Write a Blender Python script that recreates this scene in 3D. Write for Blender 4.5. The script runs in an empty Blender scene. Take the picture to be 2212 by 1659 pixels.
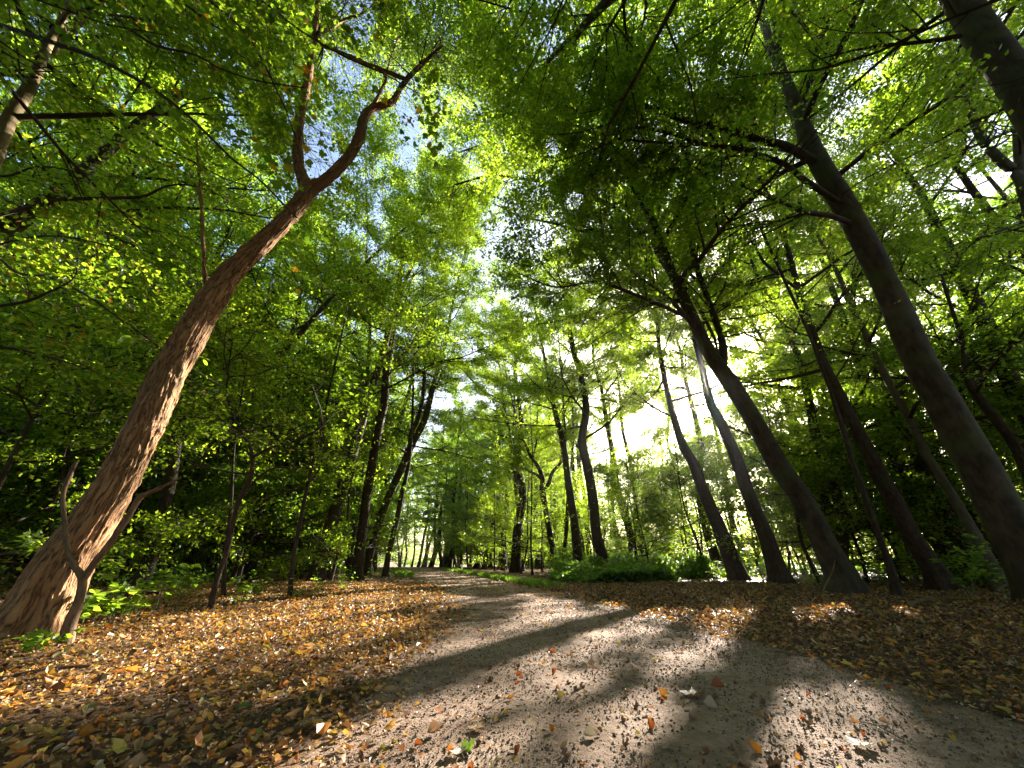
import bpy, math
import numpy as np
from mathutils import Matrix, Vector

S = bpy.context.scene
C = S.collection
R = math.radians
rng = np.random.default_rng(11)

# ------------------------------------------------------------------ camera
FPX, CX, CY, HORIZ, CAMH = 803.0, 1106.0, 829.5, 1214.0, 0.62      # photo measured at 2212 px width
PITCH = math.atan((HORIZ - CY) / FPX)
cam_d = bpy.data.cameras.new('camera')
cam = bpy.data.objects.new('camera', cam_d); C.objects.link(cam)
cam.location = (0, 0, CAMH); cam.rotation_euler = (math.pi/2 + PITCH, 0, 0)
cam_d.sensor_width = 36; cam_d.lens = FPX / 2212 * 36
cam_d.clip_start = 0.05; cam_d.clip_end = 2000
S.camera = cam
CAM = np.array([0, 0, CAMH])

# ------------------------------------------------------------------ light
SUN_AZ, SUN_EL = R(31.7), R(22.8)                                     # azimuth clockwise from +Y
SUNDIR = np.array([math.sin(SUN_AZ)*math.cos(SUN_EL), math.cos(SUN_AZ)*math.cos(SUN_EL), math.sin(SUN_EL)])
W = bpy.data.worlds.new('World'); S.world = W; W.use_nodes = True
wn = W.node_tree.nodes; wl = W.node_tree.links; wn.clear()
sky = wn.new('ShaderNodeTexSky'); sky.sky_type = 'NISHITA'; sky.sun_disc = False
sky.sun_elevation = SUN_EL; sky.sun_rotation = SUN_AZ
sky.air_density = 1.0; sky.dust_density = 2.5; sky.ozone_density = 1.0
bg = wn.new('ShaderNodeBackground'); bg.inputs['Strength'].default_value = 0.072
wo = wn.new('ShaderNodeOutputWorld')
wl.new(sky.outputs[0], bg.inputs['Color']); wl.new(bg.outputs[0], wo.inputs['Surface'])
sl = bpy.data.lights.new('sun', 'SUN'); sl.energy = 5.0; sl.angle = R(0.55); sl.color = (1.0, 0.93, 0.82)
so = bpy.data.objects.new('sun', sl); C.objects.link(so)
so.rotation_euler = Vector(SUNDIR).to_track_quat('Z', 'Y').to_euler()
S.view_settings.view_transform = 'Standard'; S.view_settings.look = 'None'
S.view_settings.exposure = 2.95; S.view_settings.gamma = 1; S.view_settings.use_curve_mapping = False
S.cycles.max_bounces = 7; S.cycles.diffuse_bounces = 4; S.cycles.glossy_bounces = 2
S.cycles.transmission_bounces = 4; S.cycles.transparent_max_bounces = 4
S.cycles.sample_clamp_indirect = 6.0
S.cycles.caustics_reflective = False; S.cycles.caustics_refractive = False

# ------------------------------------------------------------------ picture <-> place
def ray(px, py):
    x = px - CX; d = py - CY
    return np.array([x, FPX*math.cos(PITCH) + d*math.sin(PITCH), FPX*math.sin(PITCH) - d*math.cos(PITCH)])
def gnd(px, py):
    r = ray(px, py); t = -CAMH / r[2]
    return np.array([r[0]*t, r[1]*t, 0.0])
def atY(px, py, Y):
    r = ray(px, py); t = Y / r[1]
    return CAM + r*t
def to_px(x, y, z=0.0):
    x = np.asarray(x, float); y = np.asarray(y, float); z = np.asarray(z, float) - CAMH
    f = y*math.cos(PITCH) + z*math.sin(PITCH); u = z*math.cos(PITCH) - y*math.sin(PITCH)
    f = np.where(f < 0.05, 0.05, f)
    return CX + FPX*x/f, CY - FPX*u/f

# ------------------------------------------------------------------ numpy noise
_tab = np.random.default_rng(5).random(4096)
def _h(i, j, k):
    return _tab[(i*1619 + j*31337 + k*6971) & 4095]
def noise(p):
    p = np.asarray(p, float); f = np.floor(p).astype(np.int64); t = p - f; t = t*t*(3 - 2*t)
    i, j, k = f[..., 0], f[..., 1], f[..., 2]; a, b, c = t[..., 0], t[..., 1], t[..., 2]
    r = 0
    for di in (0, 1):
        for dj in (0, 1):
            for dk in (0, 1):
                w = (a if di else 1-a) * (b if dj else 1-b) * (c if dk else 1-c)
                r = r + w*_h(i+di, j+dj, k+dk)
    return r
def fbm(p, o=3):
    p = np.asarray(p, float); s = 0; a = 0.5
    for q in range(o):
        s = s + a*noise(p + 17.3*q); p = p*2.03; a *= 0.5
    return s/(1 - 0.5**o)
def n2(x, y, s, seed=0.0, o=3):
    x = np.asarray(x, float); y = np.asarray(y, float)
    return fbm(np.stack([x/s + seed, y/s - seed, np.full(x.shape, seed)], -1), o)

# ------------------------------------------------------------------ path line and ground height
PL = [(-4, -0.66), (0, -0.66), (1.8, -0.66), (3.2, -0.70), (5.6, -0.95), (10.5, -1.9), (22, -5.2), (36, -9.6), (60, -18.5), (90, -31)]
PR = [(-4, 2.1), (0, 2.1), (1.8, 2.1), (3.2, 2.05), (5.0, 1.85), (6.4, 1.65), (8, 1.2), (12.4, 0.2), (22, -2.2), (36, -6.4), (60, -15.3), (90, -28)]
def pl(y): return np.interp(y, [a for a, _ in PL], [b for _, b in PL])
def pr(y): return np.interp(y, [a for a, _ in PR], [b for _, b in PR])
def hgt(x, y):
    x = np.asarray(x, float); y = np.asarray(y, float)
    on = np.clip(np.minimum(x - pl(y), pr(y) - x)/0.5 + 0.5, 0, 1)     # 1 on the path
    amp = 0.10*np.clip((np.hypot(x, y) - 1)/4, 0, 1)
    hh = (n2(x, y, 3.1, 3.0) - 0.5)*amp*(1 - 0.75*on) + (n2(x, y, 0.4, 8.0, 2) - 0.5)*0.022*(1 - 0.6*on)
    hh = hh + (1 - on)*0.015
    hh = hh + np.clip((y - 45)/45, 0, 1)**2*(-0.6)                       # the path dips away past its crest
    return hh

# ------------------------------------------------------------------ mesh builders
class Acc:
    """collects triangle/quad soups, builds one mesh"""
    def __init__(s): s.v = []; s.f = []; s.a = []; s.m = []; s.bk = []; s.n = 0
    def add(s, v, f, a=None, m=0, bk=None):
        v = np.asarray(v, np.float32).reshape(-1, 3); f = np.asarray(f, np.int64)
        if len(v) == 0 or len(f) == 0: return
        s.v.append(v); s.f.append(f + s.n); s.n += len(v)
        s.a.append(np.full(len(f), 0.5, np.float32) if a is None else np.asarray(a, np.float32))
        s.m.append(np.full(len(f), m, np.int32))
        s.bk.append(np.zeros((len(v), 3), np.float32) if bk is None else np.asarray(bk, np.float32).reshape(-1, 3))
    def mesh(s, name, mats, smooth=False, bark=False):
        me = bpy.data.meshes.new(name)
        if not s.v: return me
        v = np.concatenate(s.v); me.vertices.add(len(v)); me.vertices.foreach_set('co', v.ravel())
        ls = np.concatenate([f.ravel() for f in s.f]); sz = np.concatenate([np.full(len(f), f.shape[1]) for f in s.f])
        me.loops.add(len(ls)); me.loops.foreach_set('vertex_index', ls.astype(np.int32))
        me.polygons.add(len(sz)); st = np.concatenate([[0], np.cumsum(sz)[:-1]])
        me.polygons.foreach_set('loop_start', st.astype(np.int32)); me.polygons.foreach_set('loop_total', sz.astype(np.int32))
        me.polygons.foreach_set('material_index', np.concatenate(s.m))
        me.polygons.foreach_set('use_smooth', np.full(len(sz), smooth))
        at = me.attributes.new('rnd', 'FLOAT', 'FACE'); at.data.foreach_set('value', np.concatenate(s.a))
        if bark:
            at = me.attributes.new('bk', 'FLOAT_VECTOR', 'POINT'); at.data.foreach_set('vector', np.concatenate(s.bk).ravel())
        me.update(calc_edges=True)
        for m in (mats if isinstance(mats, (list, tuple)) else [mats]): me.materials.append(m)
        return me
def link(name, me, parent=None):
    o = bpy.data.objects.new(name, me); C.objects.link(o)
    if parent is not None: o.parent = parent
    return o
def tag(o, label=None, cat=None, group=None, kind=None):
    if label: o['label'] = label
    if cat: o['category'] = cat
    if group: o['group'] = group
    if kind: o['kind'] = kind
    return o
def empty(name, loc=(0, 0, 0)):
    o = bpy.data.objects.new(name, None); o.empty_display_size = 0.2; o.location = loc; C.objects.link(o); return o

def unit(a): return a / np.maximum(np.linalg.norm(a, axis=-1, keepdims=True), 1e-9)

def tubes(P, Rd, sides, cap=True):
    """P (n,k,3), Rd (n,k) -> verts, faces, bark coordinates"""
    P = np.asarray(P, float); Rd = np.asarray(Rd, float)
    n, k, _ = P.shape
    T = unit(np.gradient(P, axis=1))
    ref = np.where(np.abs(T[:, :1, 2:3]) > 0.95, np.array([1., 0, 0]), np.array([0, 0, 1.]))
    ref = np.broadcast_to(ref, P.shape)
    A = np.cross(T, ref)
    A = unit(A); B = np.cross(T, A)
    th = np.arange(sides)*2*math.pi/sides
    c, s = np.cos(th), np.sin(th)
    V = P[:, :, None] + Rd[:, :, None, None]*(A[:, :, None]*c[None, None, :, None] + B[:, :, None]*s[None, None, :, None])
    ln = np.concatenate([np.zeros((n, 1)), np.cumsum(np.linalg.norm(np.diff(P, axis=1), axis=2), 1)], 1)
    rm = Rd.mean(1)[:, None, None]
    bk = np.stack([np.broadcast_to(c*rm, (n, k, sides)), np.broadcast_to(s*rm, (n, k, sides)), np.broadcast_to(ln[:, :, None], (n, k, sides))], -1)
    i = np.arange(n)[:, None, None]*k*sides; j = np.arange(k-1)[None, :, None]*sides; q = np.arange(sides)[None, None, :]
    a = i + j + q; b = i + j + (q+1) % sides
    F = np.stack([a, b, b + sides, a + sides], -1).reshape(-1, 4)
    return V.reshape(-1, 3), F, bk.reshape(-1, 3)

def resample(pts, rad, n):
    """smooth polyline through pts (Catmull-Rom) with n points, radii interpolated"""
    P = np.asarray(pts, float); r = np.asarray(rad, float)
    if len(P) > 2:
        Q = np.vstack([2*P[0]-P[1], P, 2*P[-1]-P[-2]]); out = []; ro = []
        m = 12
        for i in range(1, len(Q)-2):
            t = np.linspace(0, 1, m, endpoint=False)[:, None]
            a, b, c, d = Q[i-1], Q[i], Q[i+1], Q[i+2]
            out.append(0.5*((2*b) + (-a+c)*t + (2*a-5*b+4*c-d)*t**2 + (-a+3*b-3*c+d)*t**3))
            ro.append(r[i-1] + (r[i]-r[i-1])*t[:, 0])
        P = np.vstack(out + [P[-1:]]); r = np.concatenate(ro + [r[-1:]])
    L = np.concatenate([[0], np.cumsum(np.linalg.norm(np.diff(P, axis=0), axis=1))])
    t = np.linspace(0, L[-1], n)
    return np.stack([np.interp(t, L, P[:, i]) for i in range(3)], 1), np.interp(t, L, r)

# leaf templates (u along, v across, w up)
KITE = (np.array([(0, 0, 0), (.42, .30, .0), (1, 0, 0), (.42, -.30, .0)]), np.array([(0, 3, 2, 1)]))
OVAL = (np.array([(0, 0, 0), (.5, 0, -.03), (1, 0, 0), (.22, .20, .03), (.68, .24, .03), (.22, -.20, .03), (.68, -.24, .03)]),
        np.array([(0, 1, 3), (1, 4, 3), (1, 2, 4), (0, 5, 1), (1, 5, 6), (1, 6, 2)]))
_mp = [(0, 0), (.10, .22), (-.02, .40), (.22, .36), (.30, .62), (.42, .46), (.55, .60), (.56, .34), (.70, .20), (.80, .26), (1, 0)]
_mo = _mp + [(a, -b) for a, b in _mp[-2:0:-1]]
MAPLE = (np.array([(.35, 0, -.03)] + [(a, b, .05*abs(b)) for a, b in _mo]), np.array([(0, 1 + (i+1) % len(_mo), 1 + i) for i in range(len(_mo))]))

def leaves(acc, P, D, N, L, tpl=KITE, rnd=None, curl=None, m=0, wid=1.0):
    n = len(P)
    if n == 0: return
    T, F = tpl
    D = unit(D); side = unit(np.cross(N, D)); N = np.cross(D, side)
    u, v, w = T[:, 0], T[:, 1]*wid, T[:, 2]
    wv = np.broadcast_to(w, (n, len(T))).copy()
    if curl is not None:
        wv = wv + curl[:, :1]*(u[None] - .45)**2 + curl[:, 1:2]*(v[None]**2)*3
    V = P[:, None] + L[:, None, None]*(D[:, None]*u[None, :, None] + side[:, None]*v[None, :, None] + N[:, None]*wv[..., None])
    FF = (np.arange(n)*len(T))[:, None, None] + F[None]
    r = rng.random(n) if rnd is None else rnd
    acc.add(V, FF.reshape(-1, F.shape[1]), np.repeat(r, len(F)), m)

# ------------------------------------------------------------------ materials
def mat(name):
    m = bpy.data.materials.new(name); m.use_nodes = True; m.node_tree.nodes.clear()
    nt = m.node_tree
    def N(t, **k):
        nd = nt.nodes.new(t)
        for a, b in k.items():
            if a.startswith('i_'): nd.inputs[a[2:].replace('_', ' ')].default_value = b
            else: setattr(nd, a, b)
        return nd
    def L(a, b): nt.links.new(a, b)
    out = N('ShaderNodeOutputMaterial')
    return m, N, L, out
def ramp(N, stops, interp='LINEAR'):
    r = N('ShaderNodeValToRGB'); e = r.color_ramp.elements; r.color_ramp.interpolation = interp
    while len(e) < len(stops): e.new(0.5)
    for i, (p, c) in enumerate(stops):
        e[i].position = p; e[i].color = (*c, 1)
    return r
def leaf_mat(name, stops, tstops, tmix=0.58, rough=0.42, spec=0.5):
    m, N, L, out = mat(name)
    at = N('ShaderNodeAttribute', attribute_name='rnd')
    oi = N('ShaderNodeObjectInfo')
    r1 = ramp(N, stops); r2 = ramp(N, tstops)
    L(at.outputs['Fac'], r1.inputs[0]); L(at.outputs['Fac'], r2.inputs[0])
    p = N('ShaderNodeBsdfPrincipled', i_Roughness=rough); p.inputs['Specular IOR Level'].default_value = spec
    t = N('ShaderNodeBsdfTranslucent'); mx = N('ShaderNodeMixShader'); mx.inputs[0].default_value = tmix
    L(r1.outputs[0], p.inputs['Base Color']); L(r2.outputs[0], t.inputs['Color'])
    L(p.outputs[0], mx.inputs[1]); L(t.outputs[0], mx.inputs[2]); L(mx.outputs[0], out.inputs[0])
    return m
M_BEECH = leaf_mat('beech_leaf', [(0, (.022, .052, .010)), (.5, (.046, .095, .014)), (.93, (.11, .15, .02)), (.97, (.22, .12, .02)), (1, (.28, .09, .02))],
                   [(0, (.15, .33, .010)), (.5, (.38, .58, .018)), (.93, (.74, .82, .05)), (.97, (.55, .32, .03)), (1, (.5, .18, .03))])
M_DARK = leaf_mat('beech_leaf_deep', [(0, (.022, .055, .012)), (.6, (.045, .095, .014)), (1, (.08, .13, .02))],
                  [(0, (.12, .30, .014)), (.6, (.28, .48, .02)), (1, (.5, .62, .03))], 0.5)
M_MAPLE = leaf_mat('maple_leaf', [(0, (.035, .085, .012)), (.85, (.075, .12, .015)), (.9, (.30, .22, .02)), (1, (.40, .16, .02))],
                   [(0, (.14, .30, .012)), (.85, (.28, .42, .02)), (.9, (.65, .45, .02)), (1, (.7, .25, .02))])
M_SMALL = leaf_mat('locust_leaflet', [(0, (.04, .10, .03)), (1, (.07, .13, .04))], [(0, (.16, .34, .05)), (1, (.34, .46, .08))])
M_BUSH = leaf_mat('undergrowth_leaf', [(0, (.035, .09, .015)), (1, (.09, .17, .03))], [(0, (.18, .40, .015)), (1, (.42, .62, .04))], 0.5)
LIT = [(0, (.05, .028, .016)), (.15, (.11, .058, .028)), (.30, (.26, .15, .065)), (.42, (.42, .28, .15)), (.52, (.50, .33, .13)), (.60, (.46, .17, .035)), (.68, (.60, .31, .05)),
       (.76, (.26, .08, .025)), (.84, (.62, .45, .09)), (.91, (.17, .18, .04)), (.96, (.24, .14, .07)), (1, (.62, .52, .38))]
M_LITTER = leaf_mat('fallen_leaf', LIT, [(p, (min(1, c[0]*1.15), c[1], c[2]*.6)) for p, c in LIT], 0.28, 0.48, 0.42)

def bark_mat(name, dark, light, kind='smooth', moss=0.0):
    m, N, L, out = mat(name)
    at = N('ShaderNodeAttribute', attribute_name='bk'); mp = N('ShaderNodeMapping')
    L(at.outputs['Vector'], mp.inputs['Vector'])
    p = N('ShaderNodeBsdfPrincipled', i_Roughness=0.85); p.inputs['Specular IOR Level'].default_value = 0.25
    bp = N('ShaderNodeBump')
    if kind == 'furrow':
        mp.inputs['Scale'].default_value = (38, 38, 3.6)
        w = N('ShaderNodeTexNoise', i_Scale=0.35, i_Detail=2); L(mp.outputs[0], w.inputs['Vector'])
        mxv = N('ShaderNodeVectorMath', operation='MULTIPLY_ADD'); L(w.outputs['Color'], mxv.inputs[0]); mxv.inputs[1].default_value = (3.2, 3.2, 1.2); L(mp.outputs[0], mxv.inputs[2])
        hh = None
        for sc, am in ((1.0, 1.0), (2.3, .45), (6, .25)):
            n1 = N('ShaderNodeTexNoise', i_Scale=sc, i_Detail=2, i_Roughness=0.5); L(mxv.outputs[0], n1.inputs['Vector'])
            s1 = N('ShaderNodeMath', operation='SUBTRACT'); L(n1.outputs[0], s1.inputs[0]); s1.inputs[1].default_value = .5
            a1 = N('ShaderNodeMath', operation='ABSOLUTE'); L(s1.outputs[0], a1.inputs[0])
            m1 = N('ShaderNodeMath', operation='MULTIPLY_ADD'); L(a1.outputs[0], m1.inputs[0]); m1.inputs[1].default_value = am*3.2
            if hh is None: m1.inputs[2].default_value = 0
            else: L(hh, m1.inputs[2])
            hh = m1.outputs[0]
        hs = hh; bp.inputs['Distance'].default_value = 0.03; bp.inputs['Strength'].default_value = 1.0
        rp = ramp(N, [(.08, dark), (.42, light), (1, tuple(min(1, c*1.2) for c in light))])
    else:
        mp.inputs['Scale'].default_value = (7, 7, 2.2) if kind == 'smooth' else (22, 22, 5)
        n1 = N('ShaderNodeTexNoise', i_Scale=1.5, i_Detail=8, i_Roughness=0.65); L(mp.outputs[0], n1.inputs['Vector'])
        hs = n1.outputs[0]; bp.inputs['Distance'].default_value = 0.006 if kind == 'smooth' else 0.035; bp.inputs['Strength'].default_value = 0.7
        rp = ramp(N, [(.32, dark), (.68, light)])
    L(hs, bp.inputs['Height']); L(hs, rp.inputs[0])
    L(bp.outputs[0], p.inputs['Normal'])
    if moss > 0:
        n3 = N('ShaderNodeTexNoise', i_Scale=1.3, i_Detail=4); L(at.outputs['Vector'], n3.inputs['Vector'])
        r3 = ramp(N, [(.5, (0, 0, 0)), (.68, (moss, moss, moss))]); L(n3.outputs[0], r3.inputs[0])
        mc = N('ShaderNodeMix', data_type='RGBA'); L(r3.outputs[0], mc.inputs[0]); L(rp.outputs[0], mc.inputs[6]); mc.inputs[7].default_value = (.06, .085, .02, 1)
        L(mc.outputs[2], p.inputs['Base Color'])
    else: L(rp.outputs[0], p.inputs['Base Color'])
    L(p.outputs[0], out.inputs[0]); return m
B_LOCUST = bark_mat('furrowed_bark', (.085, .042, .019), (.40, .215, .10), 'furrow', 0.25)
B_BEECH = bark_mat('smooth_bark', (.022, .015, .009), (.085, .058, .034), 'smooth', 0.6)
B_ROUGH = bark_mat('rough_bark', (.016, .010, .007), (.070, .040, .025), 'rough', 0.2)
B_DEAD = bark_mat('dead_wood', (.07, .038, .02), (.24, .145, .08), 'rough')
B_TWIG = bark_mat('twig_bark', (.03, .019, .012), (.075, .048, .03), 'smooth')

# ------------------------------------------------------------------ where the sun reaches the ground
GW, GH = 222, 167
def inpoly(x, y, poly):
    c = np.zeros(x.shape, bool); n = len(poly)
    for i in range(n):
        (x1, y1), (x2, y2) = poly[i], poly[(i+1) % n]
        if y1 == y2: continue
        c ^= ((y1 > y) != (y2 > y)) & (x < (x2-x1)*(y-y1)/(y2-y1) + x1)
    return c
LITP = [   # where the sun falls on the ground (photo pixels, 2212 wide); SHADE punches out of it
    [(-300, 1480), (150, 1350), (450, 1290), (700, 1268), (920, 1262), (1060, 1275), (1400, 1300), (1720, 1310), (1950, 1290), (2000, 1330), (1700, 1370), (1650, 1400), (1800, 1450), (2080, 1560), (2000, 1700), (1500, 1900), (700, 2100), (-300, 1900)],
    [(900, 1236), (1010, 1236), (1000, 1250), (890, 1250)],
    [(560, 1262), (700, 1250), (860, 1252), (860, 1262), (560, 1275)],
]
SHADE = [
    [(-200, 1600), (150, 1540), (480, 1460), (740, 1415), (920, 1345), (1060, 1290), (1130, 1285), (1110, 1330), (990, 1385), (860, 1440), (520, 1530), (200, 1590), (-200, 1690)],
    [(1060, 1355), (1250, 1330), (1340, 1316), (1330, 1332), (1200, 1355), (1080, 1385), (980, 1400)],
    [(1400, 1345), (1480, 1350), (1520, 1400), (1450, 1390)],
    [(1220, 1440), (1330, 1420), (1380, 1430), (1300, 1450), (1210, 1465)],
    [(980, 1440), (1100, 1425), (1140, 1432), (1060, 1460), (960, 1470)],
    [(940, 1590), (1070, 1540), (1120, 1510), (1140, 1520), (1080, 1570), (960, 1620)],
    [(1670, 1290), (1710, 1290), (1700, 1370), (1660, 1400), (1630, 1440), (1620, 1520), (1640, 1600), (1660, 1800), (1250, 1900), (1340, 1659), (1420, 1560), (1540, 1450)],
    [(900, 1252), (1050, 1252), (1150, 1275), (1050, 1292), (850, 1280)],
    [(1100, 1275), (1500, 1295), (1660, 1300), (1650, 1320), (1350, 1312)],
    [(1720, 1370), (2300, 1380), (2300, 1560), (2050, 1530), (1850, 1460), (1720, 1410)],
    [(-300, 1640), (150, 1590), (330, 1580), (300, 1640), (100, 1700), (-300, 1800)],
]
_gx, _gy = np.meshgrid(np.arange(-400, 2612, 10), np.arange(1230, 1900, 5)*1.0)
_m = np.zeros(_gx.shape, bool)
_wx = _gx + (n2(_gx, _gy, 60, 1.0)-.5)*60; _wy = _gy + (n2(_gx, _gy, 60, 5.0)-.5)*24
for p in LITP: _m |= inpoly(_wx, _wy, p)
for p in SHADE: _m &= ~inpoly(_wx, _wy, p)
_m &= (n2(_gx, _gy*2.2, 45, 9.0) > 0.33)
def lit_ground(x, y):
    """does the photo show the sun on the ground here"""
    px, py = to_px(x, y, 0.0)
    i = ((py - 1230)/5).astype(int); j = ((px + 400)/10).astype(int)
    ok = (i >= 0) & (i < _m.shape[0]) & (j >= 0) & (j < _m.shape[1]) & (y > 1.2) & (y < 60)
    r = np.zeros(np.shape(x), bool)
    r[ok] = _m[i[ok], j[ok]]
    return r
SUNPTS = []      # (point, radius): things the photo shows in the sun
def cull(P):
    """True where a leaf may hang: the sun's way to what it lights in the photo stays open"""
    k = SUNDIR[:2]/SUNDIR[2]
    g = P[:, :2] - P[:, 2:3]*k
    keep = ~(lit_ground(g[:, 0], g[:, 1]) & (rng.random(len(P)) < 0.985))
    keep &= ~(hides(P) & (rng.random(len(P)) < .93))
    for q, r, pr_ in SUNPTS:
        w = P - q; t = w @ SUNDIR; d = np.linalg.norm(w - t[:, None]*SUNDIR, axis=1)
        keep &= ~((t > 0.3) & (d < r) & (rng.random(len(P)) < pr_))
    # the gap through which the sun itself looks
    w = P - CAM; t = w @ SUNDIR; d = np.linalg.norm(w - t[:, None]*SUNDIR, axis=1)
    ang = np.degrees(np.arctan2(d, t)); q = 0.9 + 1.8*noise(P*0.9)
    keep &= ~((t > 0) & (ang < q)); keep &= ~((t > 0) & (ang < 3.8) & (rng.random(len(P)) < 0.45))
    return keep
OPEN = []   # (direction, angular radius deg, share): gaps of sky in the canopy
for px, py, r, sh in [(697, 350, 2.2, .97), (680, 300, 2.0, .95), (770, 30, 2.6, .9), (740, 150, 2.4, .85), (880, 345, 1.4, .8), (1195, 320, 1.3, .9), (1190, 90, 1.8, .8), (960, 865, 1.6, .9),
                      (560, 400, 1.2, .5), (1240, 430, 1.4, .8), (1010, 760, 1.3, .8), (1510, 870, 2.5, .9), (1450, 830, 1.6, .8), (1480, 900, 1.5, .9), (2180, 280, 2.5, .8), (2050, 60, 2.2, .6),
                      (1050, 990, .9, .7), (620, 230, 1.5, .6), (1210, 480, 1.2, .6), (1500, 160, 1.5, .6), (130, 340, 2, .6), (690, 560, 1.0, .6), (1950, 420, 1.6, .7), (2110, 780, 1.5, .5)]:
    OPEN.append((unit(ray(px, py)), r, sh))
def gaps(P):
    d = unit(P - CAM); keep = np.ones(len(P), bool)
    wob = 0.55 + 0.9*noise(P*1.1)
    for g, r, sh in OPEN:
        a = np.degrees(np.arccos(np.clip(d @ g, -1, 1)))
        keep &= ~((a < r*wob) & (rng.random(len(P)) < sh))
    return keep

SEE = np.full((210, 260), -1.0)     # how far off a trunk stands that the photo shows unhidden
def reveal(Q, q, i0=0.0, i1=1.0, pad=6):
    n = len(Q); Q2 = Q[int(n*i0):max(int(n*i1), 2)]; q2 = q[int(n*i0):max(int(n*i1), 2)]
    for p, r in zip(Q2, q2):
        px, py = to_px(p[0], p[1], p[2]); f = p[1]*math.cos(PITCH) + (p[2]-CAMH)*math.sin(PITCH)
        if f < .3: continue
        w = r/f*FPX + pad; d = np.linalg.norm(p - CAM)
        j0, j1 = int((px-w+200)/10), int((px+w+200)/10); i0_, i1_ = int((py-w+200)/10), int((py+w+200)/10)
        if j1 < 0 or i1_ < 0 or j0 > 259 or i0_ > 209: continue
        b = SEE[max(i0_, 0):i1_+1, max(j0, 0):j1+1]; np.maximum(b, d, out=b)
def hides(P):
    px, py = to_px(P[:, 0], P[:, 1], P[:, 2]); d = np.linalg.norm(P - CAM, axis=1)
    i = np.clip(((py+200)/10).astype(int), 0, 209); j = np.clip(((px+200)/10).astype(int), 0, 259)
    return (SEE[i, j] > d + .05) & (px > -200) & (px < 2390) & (py > -200) & (py < 1890)
JOBS = []

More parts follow.
